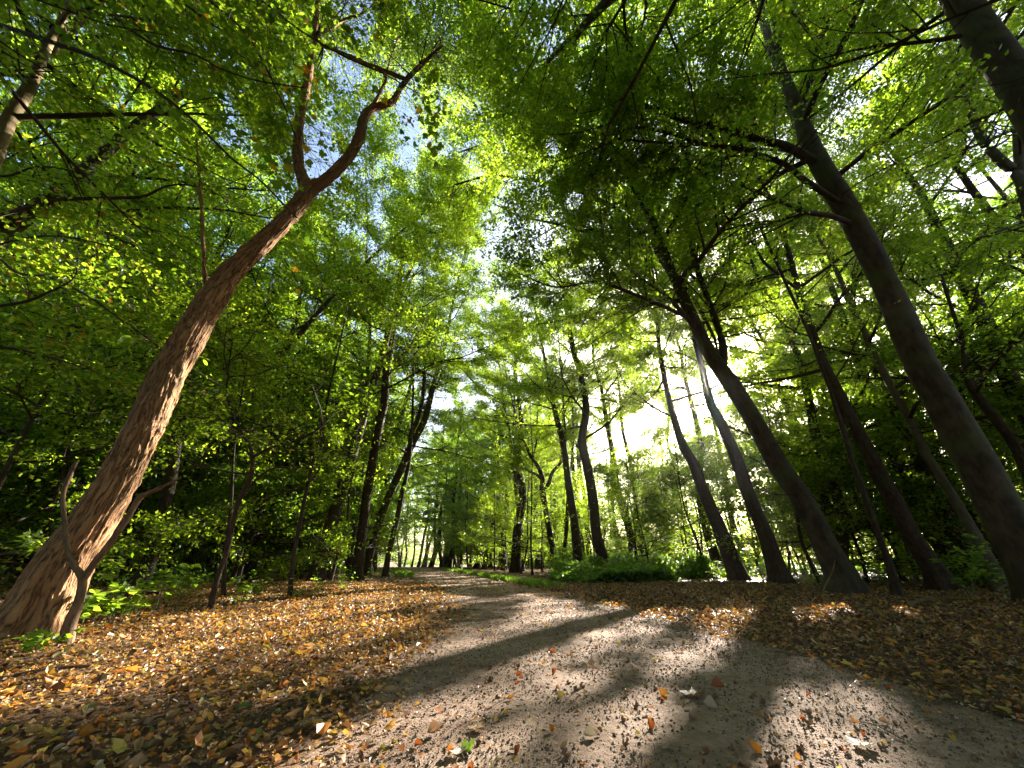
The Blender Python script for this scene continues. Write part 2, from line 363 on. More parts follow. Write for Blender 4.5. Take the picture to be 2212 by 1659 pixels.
# ------------------------------------------------------------------ tree growth
def paths(st, dr, ln, k, jit, lift, g):
    """n curved paths with k points"""
    n = len(st); P = np.zeros((n, k, 3)); P[:, 0] = st; d = unit(dr); stp = (ln/(k-1))[:, None]
    for i in range(1, k):
        d = unit(d + g.normal(0, jit, (n, 3)) + np.array([0, 0, lift]))
        P[:, i] = P[:, i-1] + d*stp
    return P
def crown(trunk, rads, g, base_z, rad, n1=14, n2_=8, n3=8, nl=20, lsize=.085, tpl=KITE, flat=0.55, up=0.5, reach=1.0, start=None, n1r=None, bias=None):
    """limbs, branches and twigs off a trunk polyline; returns wood paths and leaf placements"""
    z = trunk[:, 2]; top = z.max()
    zz = base_z + (top - base_z)*np.linspace(0, 1, n1)**0.9 + g.normal(0, .25, n1)
    zz = np.clip(zz, base_z, top - .05)
    o = np.argsort(z); st = np.stack([np.interp(zz, z[o], trunk[o, i]) for i in range(3)], 1)
    r0 = np.interp(zz, z[o], rads[o])
    az = np.arange(n1)*2.39996 + g.random()*6.28 + g.normal(0, .3, n1)
    rel = (zz - base_z)/max(top - base_z, .1)
    el = up*(0.25 + rel*1.2) + g.normal(0, .15, n1)
    L1 = rad*(1.05 - 0.65*rel**1.6)*g.uniform(.75, 1.2, n1)
    d1 = np.stack([np.cos(az)*np.cos(el), np.sin(az)*np.cos(el), np.sin(el)], 1)
    if bias is not None: d1 = unit(d1 + np.asarray(bias))
    P1 = paths(st, d1, L1, 7, .13, .035, g)
    R1 = np.clip(np.minimum(r0*.6, .012 + L1*.012), .012, .2)[:, None]*np.linspace(1, .22, 7)[None]
    # second order
    t = g.uniform(.18, 1, (n1, n2_)); ii = np.repeat(np.arange(n1), n2_); tt = t.ravel()*6
    a = np.clip(tt.astype(int), 0, 5); f = (tt - a)[:, None]
    s2 = P1[ii, a]*(1-f) + P1[ii, a+1]*f; dd = unit(P1[ii, a+1] - P1[ii, a])
    sgn = np.where(g.random(len(ii)) < .5, 1, -1)[:, None]
    lat = unit(np.cross(dd, np.array([0, 0, 1.])) + 1e-6)*sgn
    d2 = unit(dd*.75 + lat*g.uniform(.4, 1, (len(ii), 1)) + g.normal(0, .12, (len(ii), 3)))
    L2 = L1[ii]*g.uniform(.25, .5, len(ii))*(1.15 - .55*t.ravel())
    P2 = paths(s2, d2, L2, 5, .14, .02, g)
    R2 = np.clip(R1[ii, a]*.5, .005, .05)[:, None]*np.linspace(1, .3, 5)[None]
    # twigs
    n = len(ii); jj = np.repeat(np.arange(n), n3); t = g.uniform(.15, 1, n*n3); tt = t*4; a = np.clip(tt.astype(int), 0, 3); f = (tt-a)[:, None]
    s3 = P2[jj, a]*(1-f) + P2[jj, a+1]*f; dd = unit(P2[jj, a+1] - P2[jj, a])
    sgn = np.where(g.random(len(jj)) < .5, 1, -1)[:, None]; lat = unit(np.cross(dd, np.array([0, 0, 1.])) + 1e-6)*sgn
    d3 = unit(dd*.8 + lat*g.uniform(.3, 1.1, (len(jj), 1)) + g.normal(0, .18, (len(jj), 3)) + np.array([0, 0, -.05]))
    L3 = g.uniform(.45, 1.0, len(jj))*reach
    P3 = paths(s3, d3, L3, 4, .12, -.03, g)
    R3 = np.full((len(jj), 4), .004)*np.linspace(1, .4, 4)[None]
    # leaves: the twigs bunch in sprays with air between them
    k3 = noise(P3[:, 2]*1.7 + 3.3) > .40
    P3, R3, jj = P3[k3], R3[k3], jj[k3]
    m = len(jj); kk = np.repeat(np.arange(m), nl); t = g.uniform(.05, 1.03, m*nl)*3; a = np.clip(t.astype(int), 0, 2); f = (t-a)[:, None]
    lp = P3[kk, a]*(1-f) + P3[kk, a+1]*f; dd = unit(P3[kk, a+1] - P3[kk, a])
    up_ = unit(np.array([0, 0, 1.]) + g.normal(0, flat, (m*nl, 3)))
    sgn = np.where(np.arange(m*nl) % 2 == 0, 1, -1)[:, None]; lat = unit(np.cross(dd, up_))*sgn
    ld = unit(dd*.55 + lat*.8 + g.normal(0, .18, (m*nl, 3)) + np.array([0, 0, -.12]))
    lp = lp + lat*g.uniform(0, .10, (m*nl, 1))*reach + np.array([0, 0, 1])*g.normal(0, .02, (m*nl, 1))
    LL = lsize*g.uniform(.65, 1.2, m*nl)
    tone = np.repeat(noise(P2[jj, 2]*1.3), nl)      # clumps of lighter and darker leaves
    rn = np.clip(.25*tone + .7*g.random(m*nl) + .02, 0, 1)
    return dict(P1=P1, R1=R1, P2=P2, R2=R2, P3=P3, R3=R3, lp=lp, ld=ld, ln=up_, LL=LL, rn=rn)

def put_crown(parent, c, lmat, do_cull, tpl=KITE, wmat=None, off=np.zeros(3), twigs=True, name='crown', dens=1.0, wid=1.0, thin=1.0):
    keep = np.ones(len(c['lp']), bool)
    if dens < 1: keep &= rng.random(len(keep)) < dens
    if do_cull: keep &= cull(c['lp']) & gaps(c['lp'])
    la = Acc(); leaves(la, c['lp'][keep] - off, c['ld'][keep], c['ln'][keep], c['LL'][keep], tpl, c['rn'][keep], wid=wid)
    co = link(name, la.mesh(name, lmat), parent)
    wa = Acc()
    k1 = (cull(c['P1'][:, 1 if c['P1'].shape[1] < 4 else 3]) | (rng.random(len(c['P1'])) < .35)) if do_cull else np.ones(len(c['P1']), bool)
    k2 = (cull(c['P2'][:, 2]) | (rng.random(len(c['P2'])) < .15)) if do_cull else np.ones(len(c['P2']), bool)
    for P, Rr, s in ((c['P1'][k1], c['R1'][k1]*thin, 7), (c['P2'][k2], c['R2'][k2]*thin, 4)):
        v, f, b = tubes(P - off, Rr, s); wa.add(v, f, bk=b)
    if twigs:
        k3 = np.ones(len(c['P3']), bool)
        if do_cull: k3 = cull(c['P3'][:, 2]) 
        v, f, b = tubes(c['P3'][k3] - off, c['R3'][k3], 3); wa.add(v, f, bk=b)
    wo_ = link('branches', wa.mesh('branches', wmat or B_TWIG, True, True), parent)
    return co, wo_

def trunk_mesh(P, r, sides, bark, flare=0.0, rough=0.0, off=np.zeros(3), buttress=5, extra=(), seed=0.0, fscale=1.0):
    """P,r densely resampled; flare widens the foot; rough cuts real furrows"""
    a = Acc()
    for qi, (Q, q, sd) in enumerate([(P, r, sides)] + list(extra)):
        v, f, b = tubes(Q[None], q[None], sd)
        k = len(Q); V = v.reshape(k, sd, 3); axis = Q[:, None]
        rad = V - axis
        hgt_ = np.concatenate([[0], np.cumsum(np.linalg.norm(np.diff(Q, axis=0), axis=1))])
        th = np.arange(sd)*2*math.pi/sd
        sc = np.ones((k, sd))
        if qi == 0 and flare > 0:
            w = np.exp(-hgt_/(0.35*fscale))[:, None]
            sc += flare*w*(1 + .55*np.cos(buttress*th + seed)[None] + .25*np.cos((buttress+2)*th + 2*seed)[None])
        sc += .06*(noise(np.stack([np.cos(th)[None]*1.3 + hgt_[:, None]*0, np.sin(th)[None]*1.3 + 0*hgt_[:, None], hgt_[:, None]*1.4 + 0*th[None]], -1) + seed) - .5)*2
        if rough > 0:
            rr = q.mean()
            pp = np.stack([np.cos(th)[None]*rr*34 + 0*hgt_[:, None], np.sin(th)[None]*rr*34 + 0*hgt_[:, None], hgt_[:, None]*5.0 + 0*th[None]], -1)
            pp = pp + (noise(pp*.35 + 9)[..., None] - .5)*2.0
            rid = np.abs(noise(pp + seed) - .5)*2*.65 + np.abs(noise(pp*2.1 + 4) - .5)*2*.35
            sc += rough*(rid - .35)/np.maximum(q, .02)[:, None]
        V = axis + rad*sc[..., None]
        a.add(V.reshape(-1, 3) - off, f, bk=b)
    return a.mesh('trunk', bark, True, True)

def px_line(pts, Y):
    """pts: (px, py, width px[, Y]) -> world points and radii, standing at forward distance Y"""
    P = []; r = []; n = len(pts); xy = np.array([(p[0], p[1]) for p in pts], float)
    tg = unit(np.gradient(xy, axis=0)) if n > 1 else np.array([[0, 1.]])
    for i, p in enumerate(pts):
        yy = p[3] if len(p) > 3 else Y
        w = atY(p[0], p[1], yy); P.append(w)
        dep = (w - CAM) @ np.array([0, math.cos(PITCH), math.sin(PITCH)])
        c = np.array([p[0]-CX, p[1]-CY]); R0 = np.linalg.norm(c) + 1e-6; ca = FPX/math.hypot(FPX, R0); c = c/R0     # a wide lens stretches what stands off its axis
        nn = np.array([-tg[i, 1], tg[i, 0]]); k = math.hypot(nn @ np.array([-c[1], c[0]]), (nn @ c)/ca)
        r.append(p[2]/FPX*dep/2/k)
    return np.array(P), np.array(r)
def ground_start(P, r):
    """run the foot of a trunk line down to just below the ground"""
    h = float(hgt(P[0, 0], P[0, 1])) - .12
    if P[0, 2] > h:
        d = P[0] - P[1]; t = (P[0, 2] - h)/max(-d[2], .15)
        P = np.vstack([P[0] + d*min(t, 3), P]); P[0, 2] = h; r = np.concatenate([[r[0]*1.05], r])
    else: P[0, 2] = h
    return P, r
def extend(P, r, ztop, rtop, g, wander=.6):
    d = unit(P[-1] - P[-2]); d = unit(d + np.array([0, 0, .8])); L = max(ztop - P[-1, 2], .5)
    q = [P[-1]]
    for i in range(4):
        d = unit(d + g.normal(0, .06*wander, 3) + np.array([0, 0, .1])); q.append(q[-1] + d*L/4/max(d[2], .3))
    return np.vstack([P, np.array(q[1:])]), np.concatenate([r, np.linspace(r[-1], rtop, 5)[1:]])

# ------------------------------------------------------------------ the trees one can point to
def c6(l): return [((2400 + .767*x)*.54, (1400 + .767*y)*.54, w*.767*.54) for x, y, w in l]
def c5(l): return [(702 + .293*x, 756 + .293*y, w*.293) for x, y, w in l]
def c7(l): return [(.349*x, 1080 + .349*y, w*.349) for x, y, w in l]
def c3(l): return [((2696 + .633*x)*.54, .633*.54*y, w*.633*.54) for x, y, w in l]
HEROES = []
OCC = []       # occupied spots (x, y, r)
def hero(name, label, pts, Y, bark, ztop=17, rtop=.04, cr=None, sides=24, flare=.45, rough=0.0, limbs=(), seed=1, cat='tree', lmat=None, grd=True, n=90, tpl=KITE, ext=True, wpart=(), group=None, fscale=1.0, do_cull=True, see=None):
    g = np.random.default_rng(100 + seed)
    P, r = px_line(pts, Y)
    if grd: P, r = ground_start(P, r)
    nvis = len(P)
    if ext and P[-1, 2] < ztop: P, r = extend(P, r, ztop, rtop, g)
    Q, q = resample(P, r, n)
    ex = []
    for lp, lY in limbs:
        p2, r2 = px_line(lp, lY if lY else Y)
        i = np.argmin(np.linalg.norm(Q - p2[0], axis=1)); p2 = np.vstack([Q[i], p2[1:]])
        Q2, q2 = resample(p2, r2, max(12, len(p2)*6)); ex.append((Q2, q2, 12))
    root = empty(name, (float(P[0, 0]), float(P[0, 1]), float(hgt(P[0, 0], P[0, 1]))))
    off = np.array(root.location)
    tag(root, label, cat, group)
    link('trunk', trunk_mesh(Q, q, sides, bark, flare, rough, off, seed=seed, extra=ex, fscale=fscale), root)
    if see: reveal(Q, q, *see)
    if see:
        for Q2, q2, _ in ex: reveal(Q2, q2, 0, .6, -4)
    def job():
        if cr:
            dd = dict(base_z=5, rad=4.0); dd.update(cr)
            dn = dd.pop('dens', 1.0); wd = dd.pop('wid', 1.0)
            c = crown(Q, q, g, **dd)
            put_crown(root, c, lmat or M_BEECH, do_cull, tpl, off=off, dens=dn, wid=wd)
            for Q2, q2, _ in ex:                                    # sprays along the limbs drawn by hand
                if q2[0] > .02 and Q2[-1, 2] > 4:
                    dist = np.linalg.norm(Q2[-1] - Q2[0])
                    c = limb_sprays(Q2, q2, g, max(8, int(dist*9)), n3=12, nl=26, lsize=dd.get('lsize', .085), l2=(1., 3.0))
                    put_crown(root, c, lmat or M_BEECH, do_cull, tpl, off=off)
    if cr: JOBS.append(job)
    OCC.append((P[0, 0], P[0, 1], 1.6))
    HEROES.append((root, Q, q))
    return root, Q, q, ex, off
def limb_sprays(Q, q, g, n2_, n3=9, nl=18, lsize=.085, l2=(.8, 1.9), droop=-.02, flat=.5, t0=.2, tmid=1.0):
    """second-order branches, twigs and leaves along one given limb"""
    t = np.linspace(t0, tmid, n2_) + g.normal(0, .03, n2_); t = np.clip(t, 0, .999)*(len(Q)-1); a = t.astype(int); f = (t-a)[:, None]
    s2 = Q[a]*(1-f) + Q[np.minimum(a+1, len(Q)-1)]*f; dd = unit(Q[np.minimum(a+1, len(Q)-1)] - Q[a] + 1e-6)
    sg = np.where(g.random(n2_) < .5, 1, -1)[:, None]
    lat = unit(np.cross(dd, np.array([0, 0, 1.])) + g.normal(0, .2, dd.shape))*sg
    d2 = unit(dd*.7 + lat + g.normal(0, .15, dd.shape) + np.array([0, 0, .1]))
    P2 = paths(s2, d2, g.uniform(*l2, n2_), 5, .14, droop, g); R2 = np.clip(q[a]*.45, .005, .03)[:, None]*np.linspace(1, .3, 5)[None]
    jj = np.repeat(np.arange(n2_), n3); t = g.uniform(.1, 1, n2_*n3)*4; a = np.clip(t.astype(int), 0, 3); f = (t-a)[:, None]
    s3 = P2[jj, a]*(1-f) + P2[jj, a+1]*f; dd = unit(P2[jj, a+1] - P2[jj, a]); sg = np.where(g.random(len(jj)) < .5, 1, -1)[:, None]
    lat = unit(np.cross(dd, np.array([0, 0, 1.])) + 1e-6)*sg
    d3 = unit(dd*.8 + lat*g.uniform(.3, 1.1, (len(jj), 1)) + g.normal(0, .15, (len(jj), 3)))
    P3 = paths(s3, d3, g.uniform(.3, .8, len(jj)), 4, .12, -.03, g); R3 = np.full((len(jj), 4), .0035)*np.linspace(1, .4, 4)[None]
    m = len(jj); kk = np.repeat(np.arange(m), nl); t = g.uniform(.05, 1.03, m*nl)*3; a = np.clip(t.astype(int), 0, 2); f = (t-a)[:, None]
    lp = P3[kk, a]*(1-f) + P3[kk, a+1]*f; dd = unit(P3[kk, a+1] - P3[kk, a])
    up_ = unit(np.array([0, 0, 1.]) + g.normal(0, flat, (m*nl, 3)))
    sg = np.where(np.arange(m*nl) % 2 == 0, 1, -1)[:, None]; lat = unit(np.cross(dd, up_))*sg
    ld = unit(dd*.55 + lat*.8 + g.normal(0, .18, (m*nl, 3)) + np.array([0, 0, -.12])); lp = lp + lat*g.uniform(0, .07, (m*nl, 1))
    rn = np.clip(.25*np.repeat(np.repeat(noise(P2[:, 2]*1.3), n3), nl) + .7*g.random(m*nl), 0, 1)
    return dict(P1=Q[None, -2:], R1=q[None, -2:], P2=P2, R2=R2, P3=P3, R3=R3, lp=lp, ld=ld, ln=up_, LL=lsize*g.uniform(.65, 1.2, m*nl), rn=rn)

Y1 = 4.1
T1pts = [(25, 1425, 165), (60, 1360, 142), (94, 1298, 128), (150, 1198, 112), (209, 1113, 96), (262, 1023, 89), (312, 923, 84), (357, 823, 80), (411, 724, 72), (456, 649, 66), (497, 592, 56), (556, 536, 44), (616, 476, 38), (650, 436, 40), (672, 408, 36), (700, 392, 27), (745, 350, 25), (775, 300, 23), (786, 255, 22), (806, 234, 19), (848, 218, 15), (872, 180, 12), (912, 138, 9), (955, 100, 5)]
_P, _r = px_line(T1pts[:14], Y1)
_Q, _q = resample(_P, _r, 16)
for i in range(15):
    if i < 9 or i > 12: SUNPTS.append((_Q[i], .33, .93))
for px, py, Y, rr_ in [(10, 272, 3.5, .35), (40, 225, 3.5, .3), (75, 165, 3.5, .3), (105, 95, 3.5, .3), (132, 45, 3.5, .3), (60, 480, 5, .6), (180, 540, 5, .7), (100, 400, 6, .7), (260, 590, 5, .7), (60, 600, 6, .7), (640, 1000, 9, .9), (760, 950, 12, 1.2), (500, 700, 10, 1.1), (300, 900, 9, 1.0), (120, 800, 8, 1.0), (560, 1150, 12, 1.0), (900, 1000, 20, 1.5), (880, 560, 14, 1.2), (60, 1050, 8, .9), (700, 1130, 11, 1.0), (200, 250, 8, 1.0), (1150, 1000, 28, 2.0), (1080, 760, 20, 1.6), (1500, 1225, 19, 1.6), (1340, 1215, 22, 1.8), (1220, 1215, 24, 1.5), (1620, 1215, 17, 1.2), (1330, 1060, 24, 2.2), (1450, 1050, 24, 2.2), (1400, 960, 25, 2.0), (1250, 1050, 28, 2.2), (1560, 1100, 22, 1.6)]:
    SUNPTS.append((atY(px, py, Y), rr_, .9))

T1 = hero('locust_tree', 'thick leaning tree with deeply furrowed sunlit bark at the left path side', T1pts, Y1, B_LOCUST, sides=170, n=520, flare=.30, rough=.042, seed=3, ext=False, fscale=1.2, see=(0, 1),
    limbs=[([(672, 412, 30), (652, 380, 26), (644, 330, 25), (648, 250, 23), (664, 180, 20), (673, 120, 15), (682, 40, 14), (692, -60, 10), (700, -200, 7)], Y1),
           ([(672, 130, 11), (690, 92, 11), (712, 62, 10), (745, 42, 9), (790, 25, 6), (840, -30, 4)], Y1),
           ([(446, 652, 18), (443, 600, 12), (440, 550, 11), (436, 470, 9), (432, 400, 8), (425, 300, 5)], Y1 + .05),
           ([(800, 236, 10), (830, 180, 7), (845, 120, 5), (880, 40, 3)], Y1)], wpart=())
r1, Q1, q1, ex1, off1 = T1
# its own pinnate leaves around the forked top
def _job1():
  g = np.random.default_rng(77)
  for k, (Q, q, _) in enumerate(ex1[:2] + [(Q1[-90:], q1[-90:], 0)] + ex1[3:4]):
    c = limb_sprays(Q, q, g, 16, 7, 26, lsize=.042, l2=(.5, 1.3), t0=.35)
    put_crown(r1, c, M_SMALL, True, KITE, off=off1, wid=.8)
JOBS.append(_job1)
# two dead stems that fork off its foot
dP, dr = px_line([(140, 1395, 40), (152, 1345, 32), (170, 1300, 26), (178, 1250, 22), (160, 1222, 18), (147, 1190, 15), (140, 1130, 13), (136, 1070, 12), (150, 1030, 13), (166, 996, 11)], Y1 - .42)
dP2, dr2 = px_line([(180, 1250, 18), (205, 1215, 15), (240, 1170, 14), (275, 1120, 13), (300, 1078, 13), (318, 1066, 10), (350, 1052, 7), (390, 1032, 4)], Y1 - .42)
a = Acc()
for P, r_ in ((dP, dr), (dP2, dr2)):
    Q, q = resample(P, r_, 70); v, f, b = tubes(Q[None], (q*(1 + .25*(noise(Q*14) - .5)))[None], 14); a.add(v, f, bk=b)
    c_ = Q[-1]; a.add(np.vstack([v[-14:], c_[None]]), np.array([(i, (i+1) % 14, 14) for i in range(14)]))
link('dead_stem', (lambda m: (m.transform(Matrix.Translation(-Vector(off1))), m)[1])(a.mesh('dead_stem', B_DEAD, True, True)), r1)

BC = dict(n1=18, n2_=11, n3=9, nl=25)
T3Y = 6.6
hero('beech_tree', 'big smooth beech trunk arching up across the right side into a forked top', 
     [(2330, 1335, 175), (2225, 1203, 118), (2153, 1088, 97), (2083, 955, 88), (2018, 839, 80), (1975, 756, 72), (1930, 650, 66), (1885, 560, 62), (1835, 465, 60), (1795, 395, 58), (1765, 340, 50), (1740, 285, 44), (1718, 225, 36), (1690, 160, 30), (1665, 95, 24), (1648, 40, 20), (1632, -30, 16), (1600, -200, 12)],
     T3Y, B_BEECH, ztop=22, cr=dict(base_z=8.0, rad=5.5, n1=20, n2_=12, n3=10, nl=25, lsize=.08, bias=(-.35, .1, 0)), sides=48, n=200, seed=4, flare=.3, see=(0, .95),
     limbs=[([(1770, 400, 40), (1750, 330, 30), (1722, 265, 26), (1700, 190, 22), (1682, 110, 18), (1672, 20, 14), (1660, -100, 9)], T3Y + .35),
            ([(1740, 270, 14), (1735, 222, 12), (1753, 161, 11), (1774, 85, 10), (1808, 0, 9), (1830, -90, 6)], T3Y),
            ([(1765, 350, 26), (1710, 322, 24), (1651, 304, 22), (1597, 292, 22), (1545, 273, 20), (1483, 262, 16), (1420, 238, 13), (1350, 214, 11), (1270, 190, 8), (1190, 150, 5)], T3Y - .1),
            ([(1790, 420, 18), (1740, 390, 16), (1695, 355, 14), (1640, 335, 13), (1593, 321, 12), (1517, 311, 11), (1456, 290, 10), (1380, 276, 8), (1300, 290, 7), (1230, 268, 6), (1160, 265, 4), (1080, 240, 3)], T3Y - .4),
            ([(1440, 290, 7), (1390, 305, 6), (1340, 300, 5), (1290, 320, 4), (1200, 350, 3)], T3Y - .4)])
# twigs' worth of dark foliage over the path, carried by those limbs: see canopy limbs below
T4Y = float(gnd(1840, 1284)[1])
hero('beech_tree', 'stout straight trunk with a flared foot that half hides the sun',
     c6([(1275, 1262, 205), (1255, 1180, 165), (1160, 990, 128), (1060, 795, 118), (930, 600, 112), (780, 330, 96)]) + [(1580, 830, 40), (1548, 785, 34), (1520, 738, 31), (1480, 650, 26), (1440, 560, 20), (1402, 450, 16), (1372, 350, 12)],
     T4Y, B_BEECH, ztop=18, cr=dict(base_z=7.5, rad=6.5, lsize=.09, bias=(-.35, -.15, 0), **BC), sides=40, n=160, seed=5, flare=.35, see=(0, .55),
     limbs=[([(1575, 800, 26), (1560, 740, 18), (1530, 650, 14), (1500, 560, 12), (1490, 480, 9), (1495, 400, 6)], T4Y + .3),
            ([(1500, 700, 12), (1440, 640, 9), (1370, 590, 7), (1310, 520, 6), (1250, 480, 4)], T4Y - .5),
            ([(1455, 600, 14), (1400, 520, 12, 12), (1330, 450, 10, 11.5), (1240, 410, 9, 11), (1150, 390, 7, 10.5), (1060, 380, 6, 10), (980, 400, 4, 10)], T4Y - .5),
            ([(1425, 520, 12), (1360, 400, 10, 11.5), (1280, 320, 8, 11), (1180, 290, 7, 10.5), (1080, 300, 5, 10.5), (990, 330, 4, 10.5)], T4Y - .5),
            ([(1470, 660, 10), (1380, 640, 8), (1290, 610, 6), (1200, 620, 4), (1120, 590, 3)], T4Y - .8)])
hero('rough_barked_tree', 'slender dark trunk just left of the trunk that hides the sun', [(1690, 1262, 46), (1655, 1160, 34), (1620, 1075, 30), (1590, 990, 27), (1560, 920, 24), (1535, 870, 20), (1518, 800, 15), (1500, 730, 12)],
     float(gnd(1690, 1264)[1]), B_ROUGH, ztop=16, cr=dict(base_z=7.5, rad=3.6, lsize=.09, **BC), seed=6)
hero('rough_barked_tree', 'dark leaning trunk at the right edge of the bramble thicket', [(1598, 1253, 40), (1565, 1170, 34), (1540, 1108, 29), (1520, 1063, 26), (1499, 1004, 23), (1474, 959, 20), (1455, 900, 15), (1440, 840, 12)],
     float(gnd(1598, 1256)[1]), B_ROUGH, ztop=15, cr=dict(base_z=6, rad=3.8, lsize=.10, **BC), seed=7)
hero('rough_barked_tree', 'thick reddish scaly trunk right of the thin pole stem', c6([(1810, 1262, 150), (1730, 1130, 112), (1620, 960, 100), (1530, 780, 92), (1430, 600, 88), (1370, 480, 82), (1290, 330, 74), (1230, 200, 66), (1170, 80, 58), (1120, -60, 48), (1050, -260, 40)]),
     float(gnd(2030, 1276)[1]), B_ROUGH, ztop=19, cr=dict(base_z=6, rad=4.2, lsize=.09, **BC), sides=32, n=120, seed=8, rough=.012, see=(0, .4))
hero('pole_stem_tree', 'thin dark pole of a trunk between two thick trunks', c6([(1552, 1280, 50), (1510, 1120, 44), (1450, 960, 38), (1400, 820, 36), (1350, 670, 34), (1310, 560, 32), (1270, 420, 30), (1240, 330, 26), (1190, 180, 20)]),
     float(gnd(1944, 1290)[1]), B_ROUGH, ztop=11, cr=dict(base_z=4.5, rad=2.6, n1=9, n2_=6, n3=7, nl=18, lsize=.08), seed=9)
hero('beech_tree', 'middle trunk of the dense row behind the scaly trunk', c6([(1880, 1180, 105), (1800, 1050, 95), (1720, 930, 92), (1640, 780, 82), (1590, 660, 74), (1510, 500, 70), (1460, 340, 66), (1390, 180, 64), (1340, 40, 58), (1280, -140, 45)]),
     14.2, B_BEECH, ztop=18, cr=dict(base_z=3.5, rad=4.8, lsize=.09, **BC), seed=10)
hero('beech_tree', 'thick dark trunk close beside the pale slim trunk', c6([(2010, 1200, 120), (1880, 1000, 105), (1790, 830, 95), (1700, 640, 84), (1620, 470, 74), (1550, 330, 66), (1490, 200, 58), (1440, 100, 50), (1380, -60, 40)]),
     12.4, B_BEECH, ztop=18, cr=dict(base_z=4.0, rad=4.8, lsize=.09, **BC), seed=11)
hero('hornbeam_tree', 'slim pale grey trunk crossing in front of the thick dark one', c6([(2105, 1262, 95), (2010, 1060, 66), (1900, 870, 60), (1800, 700, 54), (1700, 540, 50), (1620, 370, 48), (1540, 230, 45), (1460, 80, 42), (1400, -40, 36), (1340, -200, 28)]),
     10.2, bark_mat('pale_smooth_bark', (.07, .056, .038), (.15, .12, .08), 'smooth', .3), ztop=13, cr=dict(base_z=3.5, rad=3.8000000000000003, lsize=.08, n1=12, n2_=7, n3=8, nl=18), seed=12, see=(0, .5))
hero('beech_tree', 'dark trunk glimpsed between the pale slim trunk and the big beech', c6([(2120, 1140, 70), (1960, 920, 62), (1830, 700, 58), (1740, 520, 54), (1660, 350, 50), (1600, 230, 46), (1550, 130, 42), (1500, 0, 34)]),
     15.5, B_BEECH, ztop=18, cr=dict(base_z=4.0, rad=4.6, lsize=.095, **BC), seed=13)
hero('beech_tree', 'trunk standing behind the big beech at the right picture edge', [(2480, 1290, 70), (2212, 880, 46), (2150, 740, 42), (2085, 610, 36), (2030, 500, 28), (1990, 420, 20)],
     9.5, B_BEECH, ztop=17, cr=dict(base_z=4.0, rad=4.3999999999999995, lsize=.085, **BC), seed=14)
hero('understorey_tree', 'small crooked branching tree right of the big beech trunk', [(2400, 1300, 40), (2250, 1080, 30), (2190, 960, 26), (2130, 880, 24), (2090, 820, 18), (2080, 740, 13), (2060, 680, 10)],
     8.5, B_ROUGH, ztop=9, cr=dict(base_z=3.0, rad=2.8, n1=10, n2_=7, n3=7, nl=18, lsize=.075), seed=15,
     limbs=[([(2100, 835, 18), (2140, 780, 12), (2180, 745, 8), (2230, 700, 5)], 8.5), ([(2200, 990, 16), (2240, 900, 12), (2290, 820, 8)], 8.5)])
T14Y = 3.6
hero('beech_tree', 'massive dark trunk cutting across the upper right corner', [(2950, 1420, 330), (2760, 1100, 220), (2600, 820, 180), (2440, 560, 150), (2320, 370, 132), (2225, 225, 116), (2174, 144, 106), (2119, 70, 100), (2071, -10, 92), (2010, -120, 80), (1960, -260, 62)],
     T14Y, B_BEECH, ztop=16, cr=dict(base_z=9, rad=4.0, lsize=.08, n1=14, n2_=8, n3=8, nl=20), sides=48, n=160, seed=16, flare=.2, see=(0, 1))
hero('beech_tree', 'forked trunk at the right edge below the massive corner trunk', [(2520, 1300, 90), (2420, 1000, 66), (2320, 720, 56), (2250, 520, 46), (2212, 400, 38), (2202, 300, 32), (2198, 210, 28), (2190, 100, 22), (2180, -50, 16)],
     7.4, B_BEECH, ztop=18, cr=dict(base_z=8, rad=4.0, lsize=.08, **BC), seed=17, sides=32, see=(0, .5),
     limbs=[([(2225, 430, 36), (2198, 379, 32), (2160, 345, 30), (2126, 308, 28), (2105, 260, 26), (2088, 205, 24), (2066, 150, 20), (2050, 90, 16), (2040, 20, 12)], 7.4)])
# left
T2Y = 3.5
hero('beech_tree', 'smooth sunlit trunk entering at the upper left edge with two stems', [(-520, 1400, 150), (-330, 950, 88), (-160, 600, 62), (-40, 400, 50), (18, 262, 42), (60, 195, 40), (78, 160, 34), (105, 95, 26), (132, 45, 21), (152, -5, 17), (175, -80, 13)],
     T2Y, bark_mat('sunlit_smooth_bark', (.12, .085, .04), (.24, .18, .095), 'smooth', .4), ztop=12, cr=dict(base_z=7, rad=3.2, n1=10, n2_=7, n3=8, nl=18, lsize=.08), sides=40, n=150, seed=18, flare=.2, see=(0, .8),  # beech bark lightened: the sun on the trunk is put into its colour
     limbs=[([(70, 175, 34), (110, 115, 32), (160, 60, 30), (215, 0, 27), (290, -80, 20), (350, -200, 12)], T2Y + .7),
            ([(140, 25, 9), (155, 22, 8), (200, 28, 7), (300, 40, 6), (390, 64, 6), (440, 84, 5), (520, 130, 4), (570, 160, 3), (640, 200, 2.5)], T2Y - .2)])
